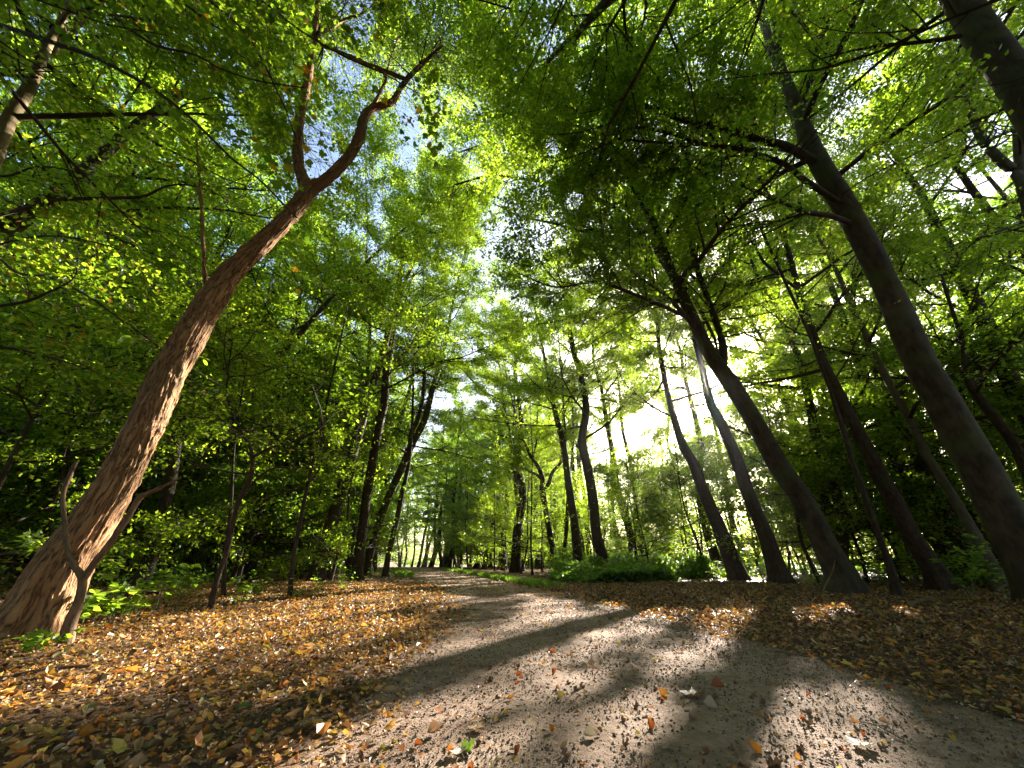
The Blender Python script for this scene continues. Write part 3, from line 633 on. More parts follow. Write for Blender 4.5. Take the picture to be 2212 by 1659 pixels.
def branch_tree(name, label, limbs, Y, root_px, lmat, tpl, ls, seed, trunk, bark=B_TWIG, nspr=9, n3=4, nl=5, group=None, flat=.45, ztop=7):
    """a small tree whose trunk stands outside the picture and whose long boughs reach in"""
    g = np.random.default_rng(seed)
    P, r = px_line(trunk, Y); P, r = ground_start(P, r); Q, q = resample(P, r, 60)
    ex = []
    for lp in limbs:
        p2, r2 = px_line(lp, Y); Q2, q2 = resample(p2, r2, 50); ex.append((Q2, q2, 10))
    root = empty(name, (float(P[0, 0]), float(P[0, 1]), 0.)); off = np.array(root.location); tag(root, label, 'tree', group)
    link('trunk', trunk_mesh(Q, q, 20, bark, .3, 0, off, extra=ex, seed=seed), root)
    for Q2, q2, _ in ex: reveal(Q2, q2, 0, .9, 1)
    la, wa = Acc(), Acc()
    for Q2, q2, _ in ex:
        c = limb_sprays(Q2, q2, g, nspr, n3, nl, lsize=ls, l2=(.3, .9), flat=flat, t0=.1)
        k = cull(c['lp']) | ((rng.random(len(c['lp'])) < .3) & ~hides(c['lp'])); leaves(la, c['lp'][k] - off, c['ld'][k], c['ln'][k], c['LL'][k], tpl, rng.random(k.sum()), wid=.9 if tpl is MAPLE else 1.25)
        for PP, RR, s in ((c['P2'], c['R2']*.8, 4), (c['P3'], c['R3']*.8, 3)):
            v, f, b = tubes(PP - off, RR, s); wa.add(v, f, bk=b)
    link('crown', la.mesh('crown', lmat), root); link('branches', wa.mesh('branches', bark, True, True), root)
    OCC.append((P[0, 0], P[0, 1], 1.0))
    return root
branch_tree('maple_tree', 'maple whose long thin bough with large leaves slants in from the upper left edge',
    [[(-200, -10, 14), (0, 54, 11), (120, 94, 10), (200, 122, 9), (260, 152, 8), (330, 192, 7), (400, 245, 6), (450, 292, 5.5), (500, 342, 5), (560, 388, 4), (640, 470, 3)],
     [(150, -90, 9), (330, -30, 7), (400, 10, 5), (470, 60, 4), (520, 80, 3)], [(400, -60, 7), (560, 0, 5), (640, 60, 4), (740, 120, 4), (830, 160, 3), (900, 200, 2)],
     [(250, 40, 6), (330, 95, 6), (420, 118, 5), (480, 150, 4), (560, 175, 4), (660, 190, 2.5)], [(380, -50, 6), (520, 60, 4), (600, 200, 3), (640, 300, 2)]],
    3.0, None, M_MAPLE, MAPLE, .105, 41, [(-700, 1500, 90), (-560, 900, 60), (-400, 400, 40), (-260, 60, 22), (-200, -20, 14), (0, -140, 10), (250, -200, 8)], nspr=13, n3=3, nl=5)
branch_tree('hornbeam_tree', 'low tree whose reddish curved bough reaches in over the left edge among bright leaves',
    [[(-120, 500, 12), (0, 464, 10), (60, 450, 9), (130, 432, 9), (240, 428, 8), (310, 424, 7), (360, 402, 5), (410, 400, 4), (470, 420, 3)],
     [(-150, 690, 10), (0, 661, 7), (60, 650, 7), (120, 625, 6), (160, 600, 5), (170, 560, 3.5)], [(-60, 520, 6), (0, 560, 5), (40, 590, 5), (110, 600, 5), (190, 640, 4), (260, 690, 4), (330, 740, 3), (375, 790, 2.5)],
     [(-100, 330, 6), (0, 380, 5), (80, 360, 4), (170, 370, 3)], [(-100, 560, 7), (30, 520, 5), (120, 510, 4), (230, 530, 3), (300, 560, 2)], [(-120, 760, 6), (0, 750, 5), (100, 770, 4), (200, 800, 3)]],
    4.6, None, M_BEECH, OVAL, .085, 42, [(-420, 1400, 70), (-380, 900, 52), (-300, 640, 36), (-200, 500, 22), (-160, 300, 12)], nspr=14, n3=7, nl=11, flat=.6)

hero('leaning_tree', 'dark leaning trunk standing right behind the furrowed leaning tree', c7([(850, 570, 100), (920, 400, 90), (990, 200, 85), (1030, 0, 84)]) + [(374, 1000, 27), (384, 930, 25), (398, 850, 22), (420, 700, 18)],
     float(gnd(297, 1279)[1]), B_ROUGH, ztop=13, cr=dict(base_z=3.5, rad=4.0, lsize=.085, n1=16, n2_=9, n3=8, nl=20), seed=20)
hero('sapling', 'slim crooked young tree with bare forked branches left of the path', [(454, 1320, 13), (468, 1254, 12), (489, 1195, 12), (503, 1132, 11), (517, 1080, 11), (540, 1035, 10), (545, 1000, 9), (541, 968, 8), (520, 930, 7), (500, 890, 6), (490, 850, 4)],
     float(gnd(454, 1320)[1]), B_ROUGH, ztop=4.6, rtop=.01, cr=dict(base_z=1.9, rad=2.1, n1=12, n2_=7, n3=6, nl=12, lsize=.07, up=.4, start=None), seed=21, flare=.2,
     limbs=[([(545, 985, 7), (590, 965, 5.5), (640, 950, 5), (690, 925, 3.5), (730, 880, 2)], None), ([(525, 1075, 7), (560, 1030, 5), (600, 1010, 4), (680, 1012, 3)], None)])
hero('sapling', 'thin upright dark stem just behind the crooked young tree', [(483, 1296, 9), (484, 1240, 9), (492, 1150, 8), (500, 1080, 7), (505, 980, 5)], float(gnd(483, 1296)[1]), B_ROUGH, ztop=5.5, rtop=.01, cr=dict(base_z=2.6, rad=1.6, n1=8, n2_=6, n3=6, nl=14, lsize=.07), seed=22)
hero('sapling', 'young tree with a dark bowed stem where the litter bank ends', [(626, 1292, 10), (630, 1240, 10), (636, 1190, 9), (648, 1130, 9), (660, 1070, 8), (680, 980, 7), (700, 900, 5)], float(gnd(626, 1294)[1]), B_ROUGH, ztop=7, rtop=.01, cr=dict(base_z=1.7, rad=2.6, n1=14, n2_=8, n3=8, nl=18, lsize=.075, up=.2), seed=23)
LY = 15.5
hero('rough_barked_tree', 'thick straight trunk leading the group left of the path', c5([(235, 1680, 95), (250, 1500, 78), (280, 1300, 74), (310, 1050, 70), (345, 850, 66), (400, 560, 62), (435, 400, 60), (446, 250, 60), (458, 120, 58), (480, 0, 54), (505, -180, 50), (550, -520, 42)]),
     LY, B_ROUGH, ztop=17, cr=dict(base_z=6.5, rad=3.8, lsize=.095, **BC), seed=24, see=(0, .45), flare=.25, rough=.012)
hero('rough_barked_tree', 'darker trunk tucked behind the thick straight trunk left of the path', c5([(175, 1640, 55), (185, 1500, 52), (212, 1300, 50), (240, 1100, 46), (270, 900, 40), (290, 600, 34), (310, 200, 30), (330, -60, 24)]),
     LY + 2.5, B_ROUGH, ztop=16, cr=dict(base_z=6, rad=3.6, lsize=.10, **BC), seed=25, flare=.15)
hero('beech_tree', 'long trunk leaning right toward the path and forking high up', c5([(310, 1645, 56), (330, 1520, 56), (360, 1400, 58), (430, 1180, 56), (500, 1010, 54), (560, 880, 54), (640, 700, 54), (715, 560, 50), (760, 430, 44), (790, 300, 38), (830, 150, 32), (870, 20, 26)]),
     LY + 4, B_BEECH, ztop=19, cr=dict(base_z=8.5, rad=4.0, lsize=.10, **BC), seed=26, see=(0, .5), limbs=[(c5([(625, 720, 46), (640, 610, 36), (680, 520, 34), (715, 380, 30), (735, 200, 26), (750, 0, 20), (760, -200, 14)]), None)])
hero('beech_tree', 'slim brown trunk nearest the path in the left group', c5([(448, 1645, 42), (462, 1540, 40), (480, 1450, 40), (530, 1250, 40), (570, 1050, 38), (592, 960, 34), (620, 820, 28), (640, 600, 20)]),
     LY + 3, B_BEECH, ztop=14, cr=dict(base_z=4.6, rad=3.6, lsize=.10, **BC), seed=27)
hero('beech_tree', 'stout dark trunk rising behind the brambles right of the forked oak', c5([(2050, 1560, 96), (2035, 1500, 84), (2000, 1350, 74), (1980, 1150, 72), (1960, 1000, 70), (1930, 850, 68), (1900, 700, 65), (1902, 600, 60), (1925, 420, 52), (1880, 150, 44), (1830, 0, 40), (1780, -300, 30)]),
     21.0, B_ROUGH, ztop=20, cr=dict(base_z=7, rad=4.5, lsize=.11, **BC), seed=28, see=(0, .4))
hero('oak_tree', 'crooked dark oak forking low into wide arms right of the path', c5([(1715, 1620, 62), (1690, 1530, 48), (1675, 1450, 44), (1650, 1300, 42), (1622, 1150, 42), (1602, 1020, 42), (1605, 950, 34), (1570, 860, 28), (1520, 790, 24), (1480, 700, 20), (1440, 620, 15)]),
     23.0, B_ROUGH, ztop=14, cr=dict(base_z=7.5, rad=4.2, lsize=.11, **BC), seed=29, limbs=[(c5([(1605, 1020, 34), (1650, 985, 30), (1665, 930, 27), (1690, 885, 26), (1735, 830, 24), (1752, 740, 20), (1750, 620, 16), (1750, 450, 10)]), None),
     (c5([(1602, 970, 26), (1570, 925, 22), (1500, 890, 18), (1455, 830, 16), (1410, 750, 12), (1385, 660, 8)]), None), (c5([(1540, 810, 14), (1550, 720, 12), (1570, 640, 8)]), None)])
hero('pole_stem_tree', 'thin straight pole close right of the forked oak', c5([(1750, 1610, 24), (1760, 1500, 24), (1780, 1350, 25), (1792, 1100, 25), (1786, 950, 24), (1780, 850, 22), (1770, 640, 18)]), 22.0, B_ROUGH, ztop=13, cr=dict(base_z=8.5, rad=2.4, lsize=.11, n1=9, n2_=6, n3=7, nl=16), seed=30)
hero('pole_stem_tree', 'second thin stem leaning away from the straight pole', c5([(1740, 1612, 16), (1770, 1350, 16), (1795, 1000, 16), (1815, 850, 15), (1830, 700, 12)]), 22.6, B_ROUGH, ztop=11, cr=dict(base_z=8, rad=2.0, lsize=.11, n1=7, n2_=6, n3=6, nl=16), seed=31)
hero('rough_barked_tree', 'short dark trunk seen low between the bramble edge and the slender trunk', c6([(768, 1130, 45), (745, 1050, 42), (710, 960, 38), (690, 900, 34), (670, 780, 30), (640, 600, 24)]), 24.0, B_ROUGH, ztop=14, cr=dict(base_z=5, rad=3.4, lsize=.11, **BC), seed=32)

for j_ in JOBS: j_()

# ------------------------------------------------------------------ canopy boughs reaching over the path (neighbour trees out of the picture)
for i, (nm, lb, x, y, H, lean, bz, rd, bias) in enumerate([
    ('beech_tree', 'beech outside the left edge whose boughs roof the leaning locust', -7.6, -1.2, 17, (3.0, 3.0), 5.5, 6.5, (.3, .35, 0)),
    ('beech_tree', 'beech beside the camera whose dark boughs hang across the top middle', 4.6, -2.6, 16, (-4.5, 10.5), 7.0, 6.5, (-.1, .3, 0)),
    ('beech_tree', 'beech outside the left edge leaning far over the camera above the locust fork', -9.5, -3.0, 17, (7.6, 10.0), 8.0, 5.5, (.1, .1, 0)),
    ('beech_tree', 'beech left of the path leaning over its near stretch behind the locust', -11.5, 13.0, 17, (9.0, -1.5), 8.5, 5.5, (.1, 0, 0)),
    ('beech_tree', 'beech outside the right edge whose boughs fill the upper right', 9.5, 1.0, 18, (-1.5, 3.0), 6.5, 6.0, (-.1, .3, 0)),
    ('beech_tree', 'beech behind the locust whose crown fills the sky over the left bank', -10.8, 5.0, 17, (2.5, 1.5), 4.0, 6.0, (.2, .1, 0)),
    ('beech_tree', 'beech behind the sapling whose crown meets the forked locust top', -6.8, 14.5, 18, (2.5, 0), 6.5, 6.0, (.35, -.1, 0)),
    ('beech_tree', 'beech right of the path whose crown arches over its middle stretch', 3.4, 21.0, 18, (-2.0, -.5), 7.5, 6.5, (-.3, -.1, 0)),
    ('beech_tree', 'tall beech close to the right path edge well past the forked oak', .6, 29.0, 20, (-2.5, -1.5), 6.5, 6.5, (-.3, -.2, 0)),
    ('beech_tree', 'tall beech at the left path edge beyond the left-hand group', -9.2, 27.0, 20, (3.0, -1.5), 6.0, 6.5, (.3, -.2, 0))]):
    g = np.random.default_rng(900 + i); n = 9; t_ = np.linspace(0, 1, n)
    P = np.stack([x + lean[0]*t_**1.6, y + lean[1]*t_**1.6, H*t_ - .1], 1); P[1:, :2] += np.cumsum(g.normal(0, .08, (n-1, 2)), 0)
    Q, q = resample(P, np.linspace(.17 if bz >= 8 else .26, .03, n), 70); root = empty(nm, (x, y, 0.)); off = np.array([x, y, 0.]); tag(root, lb, 'tree')
    link('trunk', trunk_mesh(Q, q, 24, B_BEECH, .35, 0, off, seed=i), root)
    c = crown(Q, q, g, base_z=bz, rad=rd, n1=28, n2_=13, n3=10, nl=32, lsize=.09, bias=bias)
    put_crown(root, c, M_BEECH, True, KITE, off=off, thin=.5); OCC.append((x, y, 1.8))

# ------------------------------------------------------------------ the rest of the wood
def make_proto(kind, seed):
    g = np.random.default_rng(seed)
    if kind == 'tall':
        H = g.uniform(17, 21); n = 9
        x = np.cumsum(g.normal(0, .22, (n, 2)), 0); x[0] = 0
        P = np.concatenate([x, np.linspace(0, H, n)[:, None]], 1); r = np.linspace(.24, .03, n)*g.uniform(.7, 1.2)
        kw = dict(base_z=g.uniform(3.2, 6.5), rad=4.8, n1=20, n2_=10, n3=9, nl=22, lsize=.15)
    else:
        H = g.uniform(5, 9); n = 7
        x = np.cumsum(g.normal(0, .12, (n, 2)), 0); x[0] = 0
        P = np.concatenate([x, np.linspace(0, H, n)[:, None]], 1); r = np.linspace(.055, .01, n)
        kw = dict(base_z=.6, rad=2.6, n1=20, n2_=8, n3=7, nl=18, lsize=.12, up=.35)
    Q, q = resample(P, r, 40); return g, Q, q, kw
def build_tree(Q, q, g, kw, name, lmat, bark, docull, loc, rotz=0, sc=1.0, mshare=None):
    root = empty(name, loc); root.rotation_euler = (0, 0, rotz); root.scale = (sc, sc, sc)
    if docull:
        c_, s_ = math.cos(rotz), math.sin(rotz); M = np.array([[c_, -s_, 0], [s_, c_, 0], [0, 0, 1]])*sc
        root.rotation_euler = (0, 0, 0); root.scale = (1, 1, 1)
        Q = Q @ M.T + np.array(loc); off = np.array(loc); kw = dict(kw); kw['base_z'] = kw['base_z']*sc + loc[2]; kw['rad'] *= sc; q = q*sc
    else: off = np.zeros(3)
    link('trunk', trunk_mesh(Q, q, 12, bark, .35, 0, off, seed=int(g.integers(100))), root)
    c = crown(Q, q, g, **kw)
    put_crown(root, c, lmat, docull, KITE, off=off, twigs=docull)
    return root
def copy_tree(o):
    r = o.copy(); C.objects.link(r)
    for ch in list(o.children):
        c = ch.copy(); C.objects.link(c); c.parent = r
    return r
g0 = np.random.default_rng(2024)
def shades_view(x, y, H, m):
    """could this tree stand between the sun and the ground that the photo shows lit"""
    k = SUNDIR[:2]/SUNDIR[2]
    t = np.linspace(0, 1, 30)[:, None]; p = np.array([[x, y]]) - t*H*k[None]
    b = (p[:, 0] > -8-m) & (p[:, 0] < 4+m) & (p[:, 1] > 1-m) & (p[:, 1] < 9+m)
    return b.any()
def free(x, y, d):
    return all((x-a)**2 + (y-b)**2 > (d + r*.3)**2 for a, b, r in OCC)
TALL = []; LOW = []
tries = 0
def zone(x, y):
    """is this spot inside the wood"""
    s = x*math.sin(SUN_AZ) + y*math.cos(SUN_AZ)
    if x > pr(y) and x > 2 and g0.random() < .15: return False
    if pl(y) - 2.2 < x < pr(y) + 2.5 and y < 88: return False
    az_ = math.degrees(math.atan2(x, y))
    if x > pr(y) and s > (31 if az_ > 24 else 46 if az_ > 8 else 66): return False
    if x > 1 and 4 < y < 19:
        h_ = np.linspace(.3, 13, 40); k_ = SUNDIR[:2]/SUNDIR[2]
        if lit_ground(x - h_*k_[0], y - h_*k_[1]).sum() > 3: return False
    if x > 0 and y < 14 and x < 6: return False
    if x > -7.5 and x < 0 and y < 11: return False
    return True
while len(TALL) < 190 and tries < 9000:
    tries += 1
    if g0.random() < .55: x, y = g0.uniform(-48, 2), 4 + 84*g0.random()**1.2
    elif g0.random() < .5: x, y = g0.uniform(-25, 10), g0.uniform(20, 100)
    else: x, y = g0.uniform(3, 34), g0.uniform(2, 34)
    if not zone(x, y): continue
    if not free(x, y, 2.6 + y*.012): continue
    if abs(math.atan2(x, y)) > 1.15: continue
    if math.hypot(x, y) < (19 if x < 0 else 15) and abs(math.atan2(x, y)) < .95: continue
    if -25 < math.degrees(math.atan2(x, y)) < -14 and y < 30: continue
    OCC.append((x, y, 1.5)); TALL.append((x, y))
# mostly unseen trees added behind the camera and overhead, for boughs and shade
TALL += [(g0.uniform(-26, 26), g0.uniform(-32, -7)) for _ in range(46)] + [(-9, -1), (8.5, 0), (-6, -6), (6, -5.5), (-13, 2)]
tries = 0
LOW += [(a_, b_) for a_, b_ in zip(g0.uniform(3, 20, 44), g0.uniform(20, 40, 44)) if zone(a_, b_) and True and a_ > 1 + .25*b_]
LOW += [(-9.5, 9.5), (-12.5, 8.0), (-8.5, 13.0), (-11.5, 12.5), (-7.2, 16.5), (-14.5, 11.5), (-10, 16.5), (-9.0, 20.5), (-13.0, 16.5)]
LOW += [(12, 14.2), (14.6, 12.6), (11.6, 17.5), (16.2, 15.4), (13.2, 20), (17.5, 12.0), (15.0, 18.2), (18.6, 17.0), (12.9, 10.2)]
while len(LOW) < 240 and tries < 9000:
    tries += 1
    if g0.random() < .6: x, y = g0.uniform(-28, -3), 7 + 45*g0.random()**1.3
    elif g0.random() < .45: x, y = g0.uniform(-12, 12), g0.uniform(16, 60)
    else: x, y = g0.uniform(8, 26), g0.uniform(8, 26)
    if not zone(x, y) or (x > 3 and y < 13 and x < 9): continue
    if x > -8 and x < 0 and y < 12.5: continue
    if not free(x, y, 1.2): continue
    OCC.append((x, y, .8)); LOW.append((x, y))
protos = []
LB = {'tl': ('dim trunk among many in the shaded wood left of the path', 'trunks deep in the wood left of the path'),
      'tc': ('distant trunk in the wood where the path runs out of sight', 'distant trunks around the path end'),
      'tr': ('slim backlit trunk among many in the wood behind the right-hand trunks', 'backlit trunks in the wood on the right'),
      'll': ('young leafy tree in the dim undergrowth left of the path', 'young trees left of the path'),
      'lc': ('distant leafy young tree beside the far stretch of path', 'young trees along the far path'),
      'lr': ('backlit young leafy tree between the right-hand trunks', 'young trees on the right')}
for kind, lst, nm in (('tall', TALL, 'woodland_tree'), ('low', LOW, 'young_tree')):
    pool = []
    for i, (x, y) in enumerate(lst):
        z = float(hgt(x, y)) - .05
        uniq = shades_view(x, y, 22 if kind == 'tall' else 8, 6.5 if kind == 'tall' else 3)
        if uniq or len(pool) < (6 if kind == 'tall' else 5):
            g, Q, q, kw = make_proto(kind, 500 + i + (0 if kind == 'tall' else 1000))
            if math.hypot(x, y) < 16: kw.update(lsize=.09, nl=int(kw['nl']*1.5))
            if x > pr(max(y, 0)) and y > 0 and math.degrees(math.atan2(x, y)) > 37: kw['nl'] = int(kw['nl']*(1.0 if kind == 'tall' else .7))
            elif x > pr(max(y, 0)) and y > 0: kw['nl'] = int(kw['nl']*(.85 if kind == 'tall' else .55)); kw['base_z'] = (kw['base_z'] + 3.5) if kind == 'tall' and y < 19 else 9.5 if kind == 'tall' else kw['base_z'] + .3
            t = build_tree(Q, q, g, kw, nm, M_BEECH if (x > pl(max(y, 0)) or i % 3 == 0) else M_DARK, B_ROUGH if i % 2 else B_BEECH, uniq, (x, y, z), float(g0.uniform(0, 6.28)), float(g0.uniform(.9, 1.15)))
            if not uniq: pool.append(t)
        else:
            t = copy_tree(pool[i % len(pool)]); t.location = (x, y, z); t.rotation_euler = (float(g0.normal(0, .03)), float(g0.normal(0, .03)), float(g0.uniform(0, 6.28)))
            s = float(g0.uniform(.85, 1.2)); t.scale = (s, s, s*float(g0.uniform(.9, 1.1)))
        az = math.degrees(math.atan2(x, y))
        k = ('t' if kind == 'tall' else 'l') + ('c' if (-25 < az < 8 and y > 26) else 'l' if x < pl(max(y, 0)) else 'r')
        tag(t, LB[k][0], 'tree' if kind == 'tall' else 'young tree', LB[k][1])

# ------------------------------------------------------------------ ground, path, field
def noise_node(N, L, vec, sc, det=6, rough=.6):
    n = N('ShaderNodeTexNoise', i_Scale=sc, i_Detail=det, i_Roughness=rough); L(vec, n.inputs['Vector']); return n
def ground_mat(name, stops, scale, bump, dist, rough=.9, speck=None):
    m, N, L, out = mat(name)
    tc = N('ShaderNodeNewGeometry'); p = N('ShaderNodeBsdfPrincipled', i_Roughness=rough); p.inputs['Specular IOR Level'].default_value = .2
    a = noise_node(N, L, tc.outputs['Position'], scale, 8, .65); b = noise_node(N, L, tc.outputs['Position'], scale*12, 4, .7)
    ad = N('ShaderNodeMath', operation='ADD'); L(a.outputs[0], ad.inputs[0]); ml = N('ShaderNodeMath', operation='MULTIPLY'); L(b.outputs[0], ml.inputs[0]); ml.inputs[1].default_value = .7; L(ml.outputs[0], ad.inputs[1])
    sb = N('ShaderNodeMath', operation='SUBTRACT'); L(ad.outputs[0], sb.inputs[0]); sb.inputs[1].default_value = .35
    r = ramp(N, stops); L(sb.outputs[0], r.inputs[0]); L(r.outputs[0], p.inputs['Base Color'])
    bp = N('ShaderNodeBump', i_Strength=bump, i_Distance=dist)
    c = noise_node(N, L, tc.outputs['Position'], scale*14, 6, .75)
    d = noise_node(N, L, tc.outputs['Position'], scale*120, 3, .8)
    s2 = N('ShaderNodeMath', operation='MULTIPLY_ADD'); L(d.outputs[0], s2.inputs[0]); s2.inputs[1].default_value = .22; L(c.outputs[0], s2.inputs[2])
    L(s2.outputs[0], bp.inputs['Height']); L(bp.outputs[0], p.inputs['Normal']); L(p.outputs[0], out.inputs[0]); return m
M_SOIL = ground_mat('woodland_soil', [(.2, (.035, .022, .014)), (.5, (.11, .062, .034)), (.75, (.24, .14, .07))], 2.2, .8, .02)
M_PATH = ground_mat('packed_earth', [(.12, (.07, .042, .026)), (.42, (.24, .155, .10)), (.60, (.36, .25, .18)), (.85, (.46, .345, .26))], 1.1, .9, .03)
M_FIELD = ground_mat('meadow', [(.2, (.04, .07, .015)), (.6, (.09, .12, .03))], .5, .4, .05)
def sheet(name, xs, ys, zf, m, mask=None):
    X, Y = np.meshgrid(xs, ys); Z = zf(X, Y); n, k = X.shape
    V = np.stack([X, Y, Z], -1).reshape(-1, 3); i = np.arange(n-1)[:, None]*k + np.arange(k-1)[None]
    F = np.stack([i, i+1, i+k+1, i+k], -1).reshape(-1, 4)
    if mask is not None: F = F[mask(V[F].mean(1))]
    a = Acc(); a.add(V, F); return link(name, a.mesh(name, m, True))
xs = np.concatenate([[-400, -150, -80], np.linspace(-50, -12, 60), np.linspace(-11.8, 14, 260), np.linspace(14.5, 50, 50), [80, 150, 400]])
ys = np.concatenate([[-300, -60, -20], np.linspace(-10, 14, 240), np.linspace(14.3, 90, 160), [120, 200, 500]])
tag(sheet('ground', xs, ys, lambda X, Y: hgt(X, Y), M_SOIL), kind='structure')
# the path: one sheet following its own line
ty = np.concatenate([np.linspace(-4, 12, 260), np.linspace(12.2, 86, 200)]); tx = np.linspace(0, 1, 60)
U, Yp = np.meshgrid(tx, ty)
edge = (n2(Yp, U*0, .9, 2.0) - .5)*.35
Lx = pl(ty)[:, None] - .15 + edge; Rx = pr(ty)[:, None] + .15 + (n2(Yp, U*0 + 5, .9, 7.0) - .5)*.35
Xp = Lx + (Rx - Lx)*U
Zp = hgt(Xp, Yp) + .022 - .03*np.abs(U*2-1)**8 + (n2(Xp, Yp, .25, 3.0, 2) - .5)*.012
n_, k_ = Xp.shape; i_ = np.arange(n_-1)[:, None]*k_ + np.arange(k_-1)[None]
a = Acc(); a.add(np.stack([Xp, Yp, Zp], -1), np.stack([i_, i_+1, i_+k_+1, i_+k_], -1).reshape(-1, 4)); tag(link('path', a.mesh('path', M_PATH, True)), kind='structure')
def onpath(x, y): return (x > pl(y)) & (x < pr(y))
def surf(x, y): return hgt(x, y) + np.where(onpath(x, y), .022, 0)
# sunny clearing beyond the right-hand wood
s0 = 42
d_ = np.array([math.sin(SUN_AZ), math.cos(SUN_AZ)]); e_ = np.array([d_[1], -d_[0]])
a = Acc(); q_ = [d_*s0 - e_*30, d_*s0 + e_*60, d_*400 + e_*300, d_*400 - e_*100]
a.add([(p[0], p[1], .16) for p in q_], [(0, 3, 2, 1)]); tag(link('clearing_ground', a.mesh('clearing_ground', M_FIELD)), kind='structure')

# ------------------------------------------------------------------ the wood far off, one mass of leaves
def belt(name, label, poly, h0, h1, n, L, lmat, seed, clump=3.0, thr=.42, wid=4):
    g = np.random.default_rng(seed); poly = np.array(poly, float); seg = np.linalg.norm(np.diff(poly, axis=0), axis=1); cs = np.concatenate([[0], np.cumsum(seg)])
    t = g.uniform(0, cs[-1], n); c = np.stack([np.interp(t, cs, poly[:, i]) for i in (0, 1)], 1) + g.normal(0, wid/2, (n, 2))
    z = h0 + (h1-h0)*g.random(n)**1.3; P = np.concatenate([c, z[:, None]], 1)
    k = fbm(P/clump, 2) > thr + .12*(z/h1); P = P[k]; m = len(P)
    a = Acc(); leaves(a, P, g.normal(0, 1, (m, 3))*np.array([1, 1, .4]), unit(g.normal(0, .5, (m, 3)) + np.array([0, 0, 1.])), L*g.uniform(.6, 1.3, m), KITE, np.clip(.4*noise(P/2.0) + .6*g.random(m), 0, 1), wid=1.2)
    return tag(link(name, a.mesh(name, lmat)), label, 'woodland', kind='stuff')
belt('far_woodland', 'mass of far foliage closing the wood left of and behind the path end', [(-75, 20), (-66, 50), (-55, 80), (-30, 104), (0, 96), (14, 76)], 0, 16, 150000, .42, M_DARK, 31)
belt('far_thicket', 'bright backlit thicket along the wood edge seen between the right-hand trunks', [(4, 74), (8, 48), (21, 35), (35, 21), (46, 2)], 0, 5.0, 120000, .20, M_BUSH, 32, 2.0, .42, 5)
belt('lit_woodland_edge', 'tall backlit leafy wood edge left of and below the sun', [(-2, 78), (9, 56), (14, 47), (21, 39)], 0, 8.5, 90000, .26, M_BEECH, 34, 2.2, .43, 6)
belt('woodland_edge', 'backlit leafy wood edge seen low between the dense row of right-hand trunks', [(23, 37), (33, 26), (43, 10), (44, -2)], 0, 8, 80000, .26, M_BEECH, 35, 2.2, .45, 6)
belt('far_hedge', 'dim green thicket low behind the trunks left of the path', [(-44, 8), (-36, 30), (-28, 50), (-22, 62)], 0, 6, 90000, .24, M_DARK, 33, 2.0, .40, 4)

# ------------------------------------------------------------------ fallen leaves
def litter(acc, x, y, L, tilt, lift, tpl=OVAL, rn=None, cur=1.0):
    n = len(x); az = rng.random(n)*2*math.pi
    D = np.stack([np.cos(az), np.sin(az), rng.normal(0, tilt*.6, n)], 1); N = unit(np.stack([rng.normal(0, tilt, n), rng.normal(0, tilt, n), np.ones(n)], 1))
    z = surf(x, y) + lift + np.abs(D[:, 2])*L*.4
    cu = np.stack([rng.uniform(-.2, 1.1, n), rng.uniform(-1.0, 2.6, n)], 1)*cur if tpl is not KITE else None
    leaves(acc, np.stack([x, y, z], 1), D, N, L, tpl, rng.random(n) if rn is None else rn, cu)
fa = Acc()
def scatter(n, x0, x1, y0, y1, L, tilt, path_keep, tpl=OVAL, pw=1.0):
    x = rng.uniform(x0, x1, n); y = y0 + (y1-y0)*rng.random(n)**pw
    inview = np.abs(x) < 1.75*np.maximum(y, .6) + 1.5
    dl = np.minimum(x - pl(y), pr(y) - x); q = n2(x, y, .5, 4.0, 2)
    edge = np.clip(.75 - dl/np.where(x - pl(y) < pr(y) - x, .45, .28) + (q - .5)*1.6, 0, 1)
    kp = path_keep(x, y) if callable(path_keep) else path_keep
    pr_ = np.where(dl > 0, np.maximum(kp, edge*.95), 1.0)
    dirt = n2(x, y, .35, 12.0, 3); pr_ = pr_*np.where((dl < 0) & (dirt < .34), .45, 1)
    k = inview & (rng.random(n) < pr_); x, y = x[k], y[k]
    litter(fa, x, y, L*rng.uniform(.55, 1.35, len(x)), tilt, rng.uniform(.002, .03, len(x))*(np.where(onpath(x, y), .25, 1)), tpl, np.where((x > pr(y)) & (rng.random(len(x)) < .5), rng.random(len(x))*.34, rng.random(len(x))))  # right of the path half are darker: shade put into the leaf colour
far = lambda x, y: np.clip((y - 7)/25, 0, .5)
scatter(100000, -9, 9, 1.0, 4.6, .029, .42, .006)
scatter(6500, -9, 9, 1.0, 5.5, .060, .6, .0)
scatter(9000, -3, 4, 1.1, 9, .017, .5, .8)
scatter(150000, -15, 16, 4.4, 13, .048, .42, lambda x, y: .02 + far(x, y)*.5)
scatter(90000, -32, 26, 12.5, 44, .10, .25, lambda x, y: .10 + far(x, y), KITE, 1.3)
_fl = link('leaf_litter', fa.mesh('leaf_litter', M_LITTER)); tag(_fl, 'thick carpet of brown, orange and yellow fallen leaves on both sides of the path', 'fallen leaves', kind='stuff')
